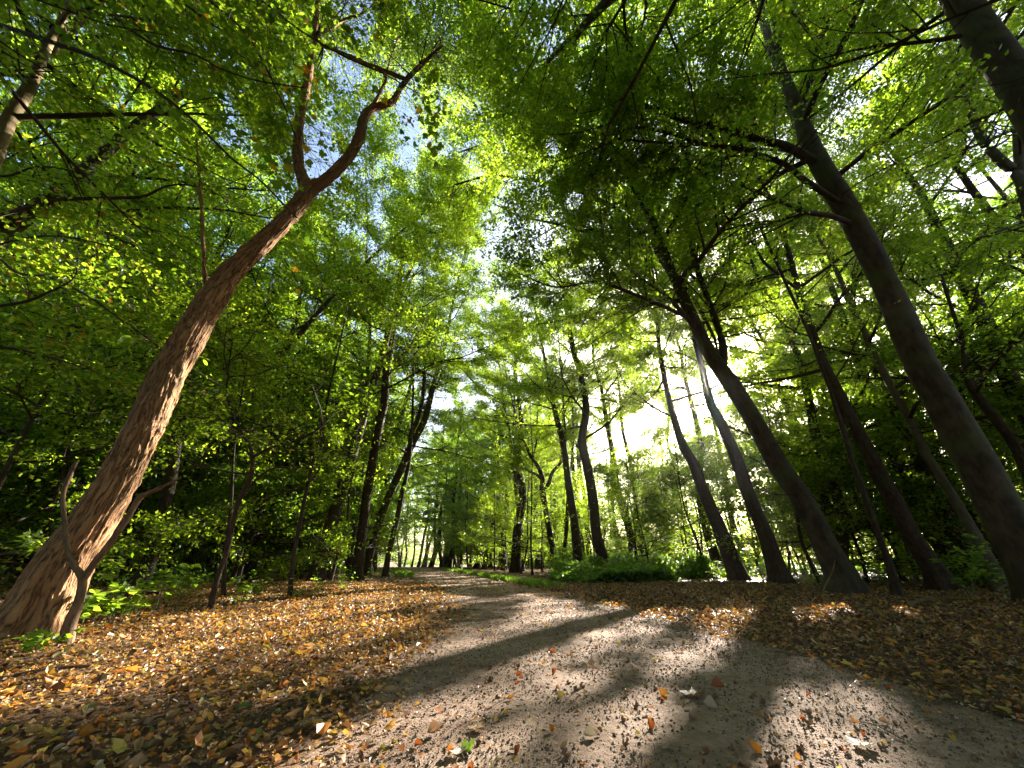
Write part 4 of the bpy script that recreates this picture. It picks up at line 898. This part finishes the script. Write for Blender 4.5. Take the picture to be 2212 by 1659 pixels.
# grit on the path
x = rng.uniform(-2.2, 3.4, 120000); y = 1.2 + 7.5*rng.random(120000)**1.6; k = onpath(x, y) | (rng.random(120000) < .2); x, y = x[k], y[k]; n = len(x)
s = .0016 + .0055*rng.random(n)**6 + .0004*y
ov = np.array([(1, 0, 0), (-1, 0, 0), (0, 1, 0), (0, -1, 0), (0, 0, 1), (0, 0, -1)])*1.0; of = np.array([(0, 2, 4), (2, 1, 4), (1, 3, 4), (3, 0, 4), (2, 0, 5), (1, 2, 5), (3, 1, 5), (0, 3, 5)])
jv = ov[None]*rng.uniform(.6, 1.4, (n, 6, 1))*s[:, None, None]; az = rng.random(n)*6.28; ca, sa = np.cos(az)[:, None], np.sin(az)[:, None]
jv = np.stack([jv[..., 0]*ca - jv[..., 1]*sa, jv[..., 0]*sa + jv[..., 1]*ca, jv[..., 2]*.75], -1) + np.stack([x, y, surf(x, y) + s*.3], -1)[:, None]
M_GRIT = leaf_mat('grit', [(0, (.07, .048, .033)), (.6, (.18, .125, .085)), (1, (.40, .32, .25))], [(0, (0, 0, 0)), (1, (0, 0, 0))], 0.0, .8, .3)
ga = Acc(); ga.add(jv, ((np.arange(n)*6)[:, None, None] + of[None]).reshape(-1, 3), np.repeat(rng.random(n), 8))
tag(link('path_grit', ga.mesh('path_grit', M_GRIT)), 'loose grit and crumbs of soil scattered over the bare path', 'grit', kind='stuff')

# ------------------------------------------------------------------ undergrowth
def px_ground(px, py):
    g_ = gnd(px, py); g_[2] = float(surf(np.array([g_[0]]), np.array([g_[1]]))[0]); return g_
n = 90000
y = rng.uniform(13.5, 27, n); x = 1.2 + (y - 13)*.12 + rng.random(n)**.9*(2.5 + (y-13)*.95)
den = n2(x, y, 1.6, 21.0, 3); top_ = np.clip((den - .38)*3.2, 0, 1)*(.35 + .9*np.clip((y-14)/7, 0, 1))
k = (top_ > .05) & (x > pr(y) + .9) & (x < 3 + (y-13)*.9 + 3); x, y, top_ = x[k], y[k], top_[k]; n = len(x)
z = hgt(x, y) + top_*rng.random(n)**.5 + .02
a = Acc(); P = np.stack([x, y, z], 1); leaves(a, P, rng.normal(0, 1, (n, 3))*np.array([1, 1, .3]), unit(rng.normal(0, .4, (n, 3)) + np.array([0, 0, 1.])), .125*rng.uniform(.6, 1.3, n), OVAL, rng.random(n), wid=1.3)
kk = rng.choice(n, 2500, replace=False); st = P[kk]*1.0; st[:, 2] = hgt(st[:, 0], st[:, 1]); v, f, b = tubes(np.stack([st, (st + P[kk])/2 + rng.normal(0, .04, (2500, 3)), P[kk]], 1), np.full((2500, 3), .005), 3)
a.add(v, f, rng.random(len(f)))
tag(link('bramble_undergrowth', a.mesh('bramble_undergrowth', M_BUSH)), 'low bright green bramble thicket at the foot of the trees right of the path', 'undergrowth', kind='stuff')
# scattered low green shoots in the left-hand wood and among the right-hand trunks
def shoots(name, label, n, fx, fy, h, L, m):
    x, y = fx(n), fy(n); k = (n2(x, y, 1.2, 31.0, 2) > .52) & ~onpath(x, y) & (np.minimum(np.abs(x-pl(y)), np.abs(x-pr(y))) > .5); x, y = x[k], y[k]; n = len(x); q = 9
    base = np.stack([x, y, hgt(x, y)], 1); H = h*rng.uniform(.4, 1.2, n); tip = base + np.stack([rng.normal(0, .12, n), rng.normal(0, .12, n), H], 1)
    v, f, b = tubes(np.stack([base, (base+tip)/2 + rng.normal(0, .02, (n, 3)), tip], 1), np.full((n, 3), .0035), 3)
    a = Acc(); a.add(v, f, rng.random(len(f)))
    t = rng.uniform(.35, 1.05, (n, q))[..., None]; P = (base[:, None]*(1-t) + tip[:, None]*t).reshape(-1, 3) + rng.normal(0, .05, (n*q, 3))
    leaves(a, P, rng.normal(0, 1, (n*q, 3))*np.array([1, 1, .25]), unit(rng.normal(0, .35, (n*q, 3)) + np.array([0, 0, 1.])), L*rng.uniform(.6, 1.3, n*q), OVAL, rng.random(n*q), wid=1.2)
    return tag(link(name, a.mesh(name, m)), label, 'undergrowth', kind='stuff')
shoots('left_undergrowth', 'scattered green shoots on the shaded floor of the left-hand wood', 2600, lambda n: rng.uniform(-26, -3.5, n), lambda n: 7.5 + 26*rng.random(n)**1.2, .45, .075, M_BUSH)
shoots('right_undergrowth', 'scattered green shoots between the right-hand trunks', 1700, lambda n: rng.uniform(6, 24, n), lambda n: rng.uniform(9.5, 26, n), .5, .075, M_BUSH)
# grass along the far path
x = []; y = []
for (y0, y1, f0, s_) in ((11, 36, pr, 1), (19, 38, pl, -1)):
    yy = rng.uniform(y0, y1, 9000); x.append(f0(yy) + s_*(.12 + rng.random(9000)**1.5*.75)); y.append(yy)
x = np.concatenate(x); y = np.concatenate(y); k = n2(x, y, .8, 3.3, 2) > .44; x, y = x[k], y[k]; n = len(x)
a = Acc(); leaves(a, np.stack([x, y, hgt(x, y)], 1), unit(np.stack([rng.normal(0, .45, n), rng.normal(0, .45, n), np.ones(n)], 1)), unit(rng.normal(0, 1, (n, 3))), rng.uniform(.08, .22, n), KITE, rng.random(n), wid=.28)
tag(link('verge_grass', a.mesh('verge_grass', M_BUSH)), 'strips of green grass along both edges of the far path', 'grass', kind='stuff')

# seedlings in the sun beside the leaning tree
def seedling(px, py, H, nl, L, lean, seed, label, nst=3, m=None):
    g = np.random.default_rng(seed); b = px_ground(px, py); root = empty('seedling', tuple(b)); tag(root, label, 'plant', 'seedlings around the leaning tree and the right-hand trunks' if False else None)
    sa, la = Acc(), Acc()
    for s in range(nst):
        d = unit(np.array([g.normal(0, .35) + lean, g.normal(0, .3), 1.])); P = paths(np.zeros((1, 3)) + g.normal(0, .03, (1, 3))*[1, 1, 0], d[None], np.array([H*g.uniform(.6, 1.1)]), 7, .10, .02, g)
        v, f, bb = tubes(P, np.linspace(.006, .002, 7)[None], 6); sa.add(v, f, bk=bb)
        Q = P[0]
        for i in range(nl):
            t = g.uniform(.3, 1)*5.99; a_ = int(t); p = Q[a_]*(1-t+a_) + Q[a_+1]*(t-a_); az = g.uniform(0, 6.28); o = np.array([math.cos(az), math.sin(az), g.uniform(.0, .5)]); pe = p + o*g.uniform(.03, .07)
            v, f, bb = tubes(np.array([[p, (p+pe)/2, pe]]), np.array([[.0015]*3]), 4); sa.add(v, f, bk=bb)
            for q in range(3):
                aa = az + (q-1)*1.0; dd = np.array([math.cos(aa), math.sin(aa), g.normal(-.1, .15)])
                leaves(la, pe[None], dd[None], unit(np.array([[g.normal(0, .3), g.normal(0, .3), 1.]])), np.array([L*(1.1 if q == 1 else .8)*g.uniform(.8, 1.15)]), OVAL, g.random(1), np.array([[g.uniform(-.2, .5), g.uniform(-1, 1)]]), wid=1.35)
    link('stem', sa.mesh('stem', M_STEM, True, True), root); link('foliage', la.mesh('foliage', m or M_SEED), root); return root
M_STEM = bark_mat('green_stem', (.08, .11, .03), (.20, .20, .07), 'smooth')
M_SEED = leaf_mat('seedling_leaf', [(0, (.05, .12, .015)), (.6, (.09, .18, .02)), (1, (.14, .22, .03))], [(0, (.25, .45, .02)), (.6, (.42, .62, .03)), (1, (.6, .7, .05))])
for i, (px, py, H, nl, L, ln, lb, ns) in enumerate([
    (160, 1362, .30, 5, .075, -.1, 'leafy seedling right at the foot of the leaning tree', 3),
    (196, 1352, .34, 6, .09, .2, 'seedling with broad bright leaves just right of the leaning foot', 3),
    (238, 1345, .42, 6, .085, .1, 'tallest bright green seedling in the sunny clump', 3),
    (282, 1338, .30, 5, .08, .2, 'low seedling with drooping pale leaves in the clump', 3),
    (318, 1330, .55, 5, .095, .2, 'seedling with one long arching stem in the middle of the clump', 2),
    (362, 1320, .45, 6, .085, .2, 'seedling at the right end of the sunny clump', 3),
    (72, 1412, .10, 4, .06, .3, 'flat dark green seedling in the litter below the trunk foot', 3),
    (508, 1312, .36, 5, .075, .2, 'small bright seedling beyond the crooked young tree', 3),
    (548, 1300, .34, 5, .07, .1, 'small seedling left of the bowed young stem', 2),
    (688, 1286, .34, 4, .06, 0, 'seedling on the litter bank right of the bowed stem', 2),
    (1475, 1262, .5, 6, .08, .0, 'leafy seedling at the front edge of the bramble thicket', 3),
    (1745, 1268, .45, 5, .07, .1, 'seedling between the slender trunk and the stout flared trunk', 3),
    (1925, 1262, .55, 6, .08, .0, 'seedling behind the thin pole trunk', 3),
    (2105, 1285, .9, 9, .08, -.1, 'bushy beech seedling beside the pale slim trunk', 4),
    (2180, 1295, 1.0, 9, .08, -.1, 'bushy dark seedling in front of the big beech foot', 4),
    (1985, 1270, .8, 8, .08, -.1, 'bushy seedling in front of the reddish scaly trunk', 4)]):
    seedling(px, py, H*1.35, nl + 3, L*1.25, ln, 700 + i, lb, ns)

# ------------------------------------------------------------------ logs, sticks, posts, stone
def stick(name, label, cat, pts, r0, r1, bark, seed, stubs=0, group=None, sides=12, n=26):
    g = np.random.default_rng(seed); P = np.array(pts, float); Q, q = resample(P, np.linspace(r0, r1, len(P)), n); q = q*(1 + .25*(noise(Q*9/max(r0*12, .3)) - .5))
    off = Q[0].copy(); a = Acc()
    v, f, b = tubes((Q - off)[None], q[None], sides); a.add(v, f, bk=b)
    for e in (0, n-1):
        i0 = e*sides; a.add(np.vstack([v[i0:i0+sides], (Q[e]-off)[None]]), np.array([(i, (i+1) % sides, sides) if e else ((i+1) % sides, i, sides) for i in range(sides)]))
    for s in range(stubs):
        i = int(g.uniform(.15, .9)*n); d = unit(np.array([g.normal(), g.normal(), abs(g.normal(.4, .4))])); p2 = paths((Q[i]-off)[None], d[None], np.array([q[i]*g.uniform(4, 9)]), 5, .15, 0, g)
        v2, f2, b2 = tubes(p2, (q[i]*.35*np.linspace(1, .3, 5))[None], 6); a.add(v2, f2, bk=b2)
    o = link(name, a.mesh(name, bark, True, True)); o.location = off; return tag(o, label, cat, group)
def gl(px, py, dz): 
    p = px_ground(px, py); p[2] += dz; return p
stick('fallen_log', 'long mossy log lying behind the leaning tree at the left edge', 'log', [gl(-160, 1268, .14), gl(-40, 1262, .16), gl(60, 1252, .14), gl(115, 1246, .12)], .17, .12, B_ROUGH, 1, 3)
stick('fallen_log', 'second log resting slanted on the long mossy one', 'log', [gl(-120, 1300, .08), gl(0, 1276, .24), gl(70, 1255, .34)], .12, .09, B_DEAD, 2, 2)
stick('fallen_log', 'thin dark log lying on the floor right of the leaning tree', 'log', [gl(165, 1302, .07), gl(230, 1297, .08), gl(290, 1295, .07), (gl(340, 1293, .06))], .075, .05, B_ROUGH, 3, 2)
stick('fallen_branch', 'crooked dead branch on the floor of the left-hand wood', 'branch', [gl(540, 1262, .05), gl(590, 1258, .10), gl(640, 1252, .08), gl(700, 1250, .05)], .05, .02, B_DEAD, 4, 4)
stick('fallen_branch', 'bent pale branch leaning against the flared trunk foot', 'branch', [gl(1775, 1292, .02), gl(1790, 1289, .06) + [0, 0, .12], gl(1815, 1287, .1) + [0, 0, .32], gl(1830, 1287, .1) + [0, 0, .55]], .018, .008, B_DEAD, 5, 1)
stick('fallen_branch', 'broken pale branch on the litter near the right picture edge', 'branch', [gl(2155, 1282, .04), gl(2180, 1276, .12), gl(2215, 1270, .22)], .035, .02, B_DEAD, 6, 2)
stick('fallen_branch', 'long low branch across the litter below the big beech', 'branch', [gl(1960, 1312, .03), gl(2010, 1304, .05), gl(2070, 1302, .04), gl(2130, 1308, .03)], .03, .015, B_DEAD, 7, 3)
stick('stick', 'straight dark stick lying in the litter low on the left', 'stick', [gl(20, 1478, .03), gl(110, 1466, .04), gl(190, 1458, .035)], .012, .007, B_DEAD, 8, 1)
stick('stick', 'short curved stick in the litter at the lower left', 'stick', [gl(545, 1595, .02), gl(560, 1572, .035), gl(580, 1560, .03)], .004, .0025, B_DEAD, 9)
stick('stick', 'pale stick along the right edge of the path', 'stick', [gl(1680, 1420, .008), gl(1715, 1428, .012), gl(1755, 1436, .01)], .007, .004, B_DEAD, 11)
stick('stick', 'thin twig lying in the lower right corner of the path', 'stick', [gl(1960, 1620, .006), gl(1900, 1590, .01), gl(1860, 1578, .006)], .0022, .0012, B_DEAD, 12)
stick('stick', 'thin twig on the sunny path near its middle', 'stick', [gl(1045, 1555, .005), gl(1090, 1532, .012), gl(1120, 1518, .02)], .002, .001, B_DEAD, 13)
for px, lb in ((953, 'dark post standing at the left side of the path end'), (979, 'dark post standing at the right side of the path end')):
    p = px_ground(px, 1228.5); a = Acc(); Q = np.array([[0, 0, -.3], [0, 0, .95], [0, 0, 1.0]]); v, f, b = tubes(Q[None], np.array([[.085, .085, .06]]), 10); a.add(v, f, bk=b)
    a.add(np.vstack([v[-10:], Q[-1:]]), np.array([(i, (i+1) % 10, 10) for i in range(10)])); o = link('wooden_post', a.mesh('wooden_post', B_ROUGH, False, True)); o.location = p; tag(o, lb, 'post', 'posts at the path end')
import bmesh
bm = bmesh.new(); bmesh.ops.create_icosphere(bm, subdivisions=3, radius=1)
for v_ in bm.verts:
    c_ = np.array(v_.co); s_ = .75 + .5*float(noise(c_*1.7 + 3)); v_.co = Vector((c_[0]*.075*s_, c_[1]*.05*s_, c_[2]*.035*s_))
me = bpy.data.meshes.new('stone'); bm.to_mesh(me); bm.free(); me.materials.append(ground_mat('stone_grey', [(.2, (.06, .05, .04)), (.7, (.17, .15, .12))], 6, .5, .01))
o = link('stone', me); o.location = gl(1229, 1294, .012); tag(o, 'fist-sized dark stone at the right rim of the sunny path', 'stone')

# ------------------------------------------------------------------ single fallen leaves and beech husks on the path
def solid_mat(name, col, tcol, tm=.3):
    m, N, L, out = mat(name)
    g_ = N('ShaderNodeTexCoord'); n_ = N('ShaderNodeTexNoise', i_Scale=60.0, i_Detail=5); L(g_.outputs['Object'], n_.inputs['Vector'])
    r = ramp(N, [(.3, tuple(c*.55 for c in col)), (.65, col)]); L(n_.outputs[0], r.inputs[0])
    p = N('ShaderNodeBsdfPrincipled', i_Roughness=.5); t = N('ShaderNodeBsdfTranslucent'); t.inputs[0].default_value = (*tcol, 1); mx = N('ShaderNodeMixShader'); mx.inputs[0].default_value = tm
    L(r.outputs[0], p.inputs['Base Color']); L(p.outputs[0], mx.inputs[1]); L(t.outputs[0], mx.inputs[2]); L(mx.outputs[0], out.inputs[0]); return m
LM = {'rust': solid_mat('rust_leaf', (.24, .075, .03), (.45, .12, .02)), 'brown': solid_mat('brown_leaf', (.26, .14, .07), (.3, .12, .04)), 'orange': solid_mat('orange_leaf', (.42, .18, .04), (.6, .25, .03)),
      'yellow': solid_mat('yellow_leaf', (.50, .36, .07), (.7, .5, .05)), 'pale': solid_mat('pale_leaf', (.44, .36, .26), (.3, .24, .15)), 'green': solid_mat('green_leaf', (.05, .085, .02), (.2, .35, .03)), 'tan': solid_mat('tan_leaf', (.42, .28, .15), (.4, .22, .1))}
def leaf_mesh(kind, cv, cu, seed):
    g = np.random.default_rng(seed); a = Acc()
    if kind == 'oval':
        nu, nv = 15, 9; u = np.linspace(0, 1, nu)[:, None]; v = np.linspace(-1, 1, nv)[None]
        w = .27*np.sin(np.pi*u**.85)**.8 * (1 + .03*np.cos(u*60)); X = u + 0*v; Y = v*w
    else:
        nu, nv = 0, 0
    if kind == 'oval':
        Z = cv*(Y**2)*4 + cu*(X-.4)**2 + .008*np.cos(X*55 - np.abs(v)*9) + .02*np.sin(X*5 + seed)*v; Z = Z - Z.min()
        i = np.arange(nu-1)[:, None]*nv + np.arange(nv-1)[None]; F = np.stack([i, i+1, i+nv+1, i+nv], -1).reshape(-1, 4)
        a.add(np.stack([X-.5, Y, Z], -1).reshape(-1, 3), F)
        zr = lambda t: cu*(t-.4)**2
        s_, f_, _ = tubes(np.array([[(-.72, .02, .02), (-.6, 0, .01 + max(cu*.2, 0)), (-.48, 0, -float((cv*(Y**2)*4 + cu*(X-.4)**2 + 0).min()) + cu*.16)]]), np.array([[.009, .008, .007]]), 5); a.add(s_, f_)
    else:
        out_ = np.array(_mo)*1.0; C0 = np.array([.35, 0]); rings = [C0[None] + (out_ - C0)*t for t in (.33, .66, 1)]
        V = [np.array([[C0[0], C0[1]]])] + rings; V = np.concatenate(V); Z = cv*(V[:, 1]**2)*1.6 + cu*(V[:, 0]-.4)**2 + .05*np.sin(V[:, 0]*7 + V[:, 1]*5 + seed); Z -= Z.min(); m = len(out_)
        V3 = np.concatenate([V - [.5, 0], Z[:, None]], 1); a.add(V3, [(0, 1+i, 1+(i+1) % m) for i in range(m)]); a.v[-1] = V3.astype(np.float32)
        a2 = [(1+r*m+i, 1+(r+1)*m+i, 1+(r+1)*m+(i+1) % m, 1+r*m+(i+1) % m) for r in (0, 1) for i in range(m)]
        b = Acc(); b.add(V3, a2); b.add(V3[:1+m], [(0, 1+i, 1+(i+1) % m) for i in range(m)]); a = b
        s_, f_, _ = tubes(np.array([[(-1.1, .15, .01), (-.8, .05, .015), (-.5, 0, .02 + float(Z[-1]))]]), np.array([[.012, .010, .009]]), 5); a.add(s_, f_)
    return a
LMESH = {}
def leafobj(kind, col, px, py, L, rz, tilt=0.0, roll=0.0, cv=1.0, cu=.4, seed=0, label=None, group=None, dz=0.0, name='fallen_leaf'):
    key = (kind, col, cv, cu, seed)
    if key not in LMESH: LMESH[key] = leaf_mesh(kind, cv, cu, seed).mesh('fallen_leaf', LM[col], True)
    L = L*.75; o = link(name, LMESH[key]); o.scale = (L, L, L); p = px_ground(px, py); o.location = (p[0], p[1], p[2] + .002 + dz); o.rotation_euler = (roll, tilt, rz)
    return tag(o, label, 'fallen leaf', group)
for a_ in [
    ('oval', 'tan', 939, 1604, .085, .5, -.15, .2, 1.6, .8, 1, 'large ribbed tan leaf curled like a boat, low on the sunny path'),
    ('maple', 'green', 1012, 1645, .085, .3, -.5, .1, .3, .5, 2, 'dark green lobed leaf standing up at the bottom edge'),
    ('maple', 'pale', 985, 1652, .085, 2.2, .1, 0, .3, .3, 3, 'pale lobed leaf lying flat beside the dark green one'),
    ('oval', 'rust', 1118, 1650, .05, 1.2, -.5, .1, 1.5, .5, 4, 'rust leaf at the bottom edge right of the green lobed leaf'),
    ('maple', 'brown', 1500, 1518, .16, 2.7, .12, .05, .35, .5, 5, 'largest brown lobed leaf lying in the broad tree shadow'),
    ('oval', 'pale', 1537, 1548, .085, 2.4, -.1, .5, 2.2, .8, 6, 'pale folded leaf just below the largest brown lobed leaf'),
    ('oval', 'rust', 1553, 1500, .095, 2.6, .1, .6, 2.0, .4, 7, 'rust coloured rolled leaf above the largest brown lobed leaf'),
    ('oval', 'yellow', 1903, 1490, .065, .1, .05, .1, .6, .2, 8, 'flat yellow leaf near the right litter edge in shade'),
    ('oval', 'orange', 1853, 1584, .05, .4, .15, .3, 1.6, .8, 9, 'small glowing orange leaf alone in the lower right shade'),
    ('maple', 'pale', 1874, 1636, .11, .1, .05, -.12, .3, .3, 10, 'large white sunlit leaf at the lower right'),
    ('oval', 'orange', 1632, 1643, .075, 1.9, -.7, .2, 1.4, .6, 11, 'orange leaf standing on edge at the bottom in the tree shadow'),
    ('maple', 'rust', 1193, 1420, .075, .7, -.35, .2, .8, .8, 12, 'curled red-brown leaf in the middle of the sunny path'),
    ('oval', 'rust', 1197, 1468, .06, 1.1, -.5, .3, 1.8, .8, 13, 'red leaf tipped up below the curled red-brown one'),
    ('oval', 'yellow', 1213, 1524, .07, .6, -.1, .4, 1.4, .6, 14, 'bright yellow leaf beside pale scraps on the lower path'),
    ('oval', 'orange', 1430, 1516, .085, 1.8, -.7, .3, 1.6, .4, 15, 'orange leaf standing upright left of the tree shadow'),
    ('maple', 'yellow', 1334, 1344, .085, .3, -.2, .1, .5, .5, 16, 'yellow lobed leaf near the far edge of the sunny patch'),
    ('oval', 'rust', 1407, 1592, .065, 1.4, -.6, .2, 1.7, .6, 17, 'rust leaf propped up just inside the tree shadow'),
    ('maple', 'tan', 1028, 1598, .10, 3.0, .08, .05, .3, .3, 18, 'flat tan lobed leaf left of the lower path middle'),
    ('oval', 'rust', 1122, 1474, .055, .2, -.3, .4, 1.8, .6, 19, 'small red curled leaf left of the red tipped one'),
    ('oval', 'pale', 1278, 1615, .08, .2, .05, .3, 1.4, .5, 20, 'pale crumpled leaf low on the brightest part of path'),
    ('oval', 'orange', 1190, 1601, .05, 1.7, -.3, .3, 1.8, .8, 21, 'orange-edged leaf left of the pale crumpled one'),
    ('oval', 'orange', 1103, 1529, .05, .3, -.1, .3, 1.4, .8, 22, 'curled orange-brown leaf near the thin twig'),
    ('maple', 'yellow', 100, 1622, .09, 1.2, -.15, .1, .4, .4, 23, 'yellow-green lobed leaf in the lower left litter'),
    ('oval', 'orange', 172, 1625, .08, .5, -.2, .2, 1.5, .5, 24, 'glowing orange leaf in the lower left litter'),
    ('oval', 'green', 520, 1560, .10, .6, -.15, .2, .8, .4, 25, 'olive green leaf in the shaded litter beside the path'),
    ('oval', 'tan', 823, 1425, .08, .8, -.4, .3, 1.4, .5, 26, 'pale brown leaf sticking up where litter meets the path')]:
    kind, col, px, py, L, rz, ti, ro, cv, cu, sd, lb = a_
    leafobj(kind, col, px, py, L, rz, ti, ro, cv, cu, sd, lb, dz=.006 + (.02 if px < 860 else 0))
g = np.random.default_rng(55); cols = ['rust', 'brown', 'tan', 'orange', 'rust', 'pale', 'brown', 'yellow']; c_ = 0
while c_ < 230:
    y = 1.5 + 6.5*g.random()**1.5; x = g.uniform(pl(y) + .1, pr(y) - .05); px, py = to_px(x, y)
    if not (0 < px < 2212 and py < 1700): continue
    leafobj('oval', cols[c_ % 8], float(px), float(py), g.uniform(.020, .045), g.uniform(0, 6.28), g.uniform(-.5, .1), g.uniform(-.3, .5), [1.0, 1.8, 2.4][c_ % 3], [.2, .7][c_ % 2], 40 + c_ % 3, 'small curled autumn leaf scattered loose on the bare path', 'loose small leaves on the bare path', dz=.003); c_ += 1
# beech husk: four splayed valves on a cup with a stalk
a = Acc()
for k in range(4):
    az = k*math.pi/2 + .3; u = np.linspace(0, 1, 6)[:, None]; v = np.linspace(-1, 1, 5)[None]
    el = -1.2 + u*1.9; rr = .010*(1 + .35*u); wv = v*.72*np.sin(np.pi*np.clip(u*.8 + .2, 0, 1))**.6*(1 - u**3*.7)
    X = rr*np.cos(el)*np.cos(wv) + .003*u; Y = rr*np.sin(wv)*(.5 + .5*np.cos(el) + .3); Z = rr*np.sin(el)*1.25 + .012
    X, Y = X*math.cos(az) - Y*math.sin(az), X*math.sin(az) + Y*math.cos(az)
    for q in (1.0, .86): 
        V = np.stack([X*q, Y*q, (Z-.012)*q + .012 + 0*X], -1) + rng.normal(0, .0004, X.shape + (3,)); i = np.arange(5)[:, None]*5 + np.arange(4)[None]; F = np.stack([i, i+1, i+6, i+5], -1).reshape(-1, 4); a.add(V, F if q == 1 else F[:, ::-1])
v, f, b = tubes(np.array([[(0, 0, .001), (-.004, 0, .0005), (-.016, .002, .001)]]), np.array([[.0016, .0012, .001]]), 5); a.add(v, f)
hm = a.mesh('beech_husk', solid_mat('husk_brown', (.30, .17, .09), (0, 0, 0), 0.0), True); c_ = 0
while c_ < 130:
    y = 1.45 + 6*g.random()**1.4; x = g.uniform(pl(y) + .5, pr(y)); px, py = to_px(x, y)
    if not (0 < px < 2212 and py < 1690): continue
    p = px_ground(float(px), float(py)); o = link('beech_husk', hm); o.location = (p[0], p[1], p[2] + .001); s_ = g.uniform(.6, 1.05); o.scale = (s_,)*3; o.rotation_euler = (g.normal(0, .5), g.normal(0, .5), g.uniform(0, 6.28))
    tag(o, 'small open brown beech husk lying on the path', 'beech husk', 'beech husks on the path'); c_ += 1

# ------------------------------------------------------------------ the thin haze of the wood
bpy.ops.mesh.primitive_cube_add(size=1)
hz = bpy.context.object; hz.name = 'haze'; hz.scale = (300, 260, 32); hz.location = (0, 60, 14.5)
m, N, L, out = mat('haze'); pv = N('ShaderNodeVolumePrincipled'); pv.inputs['Density'].default_value = .0002; pv.inputs['Anisotropy'].default_value = .85; pv.inputs['Color'].default_value = (1, .98, .93, 1)
L(pv.outputs[0], out.inputs['Volume']); hz.data.materials.append(m); tag(hz, kind='stuff')
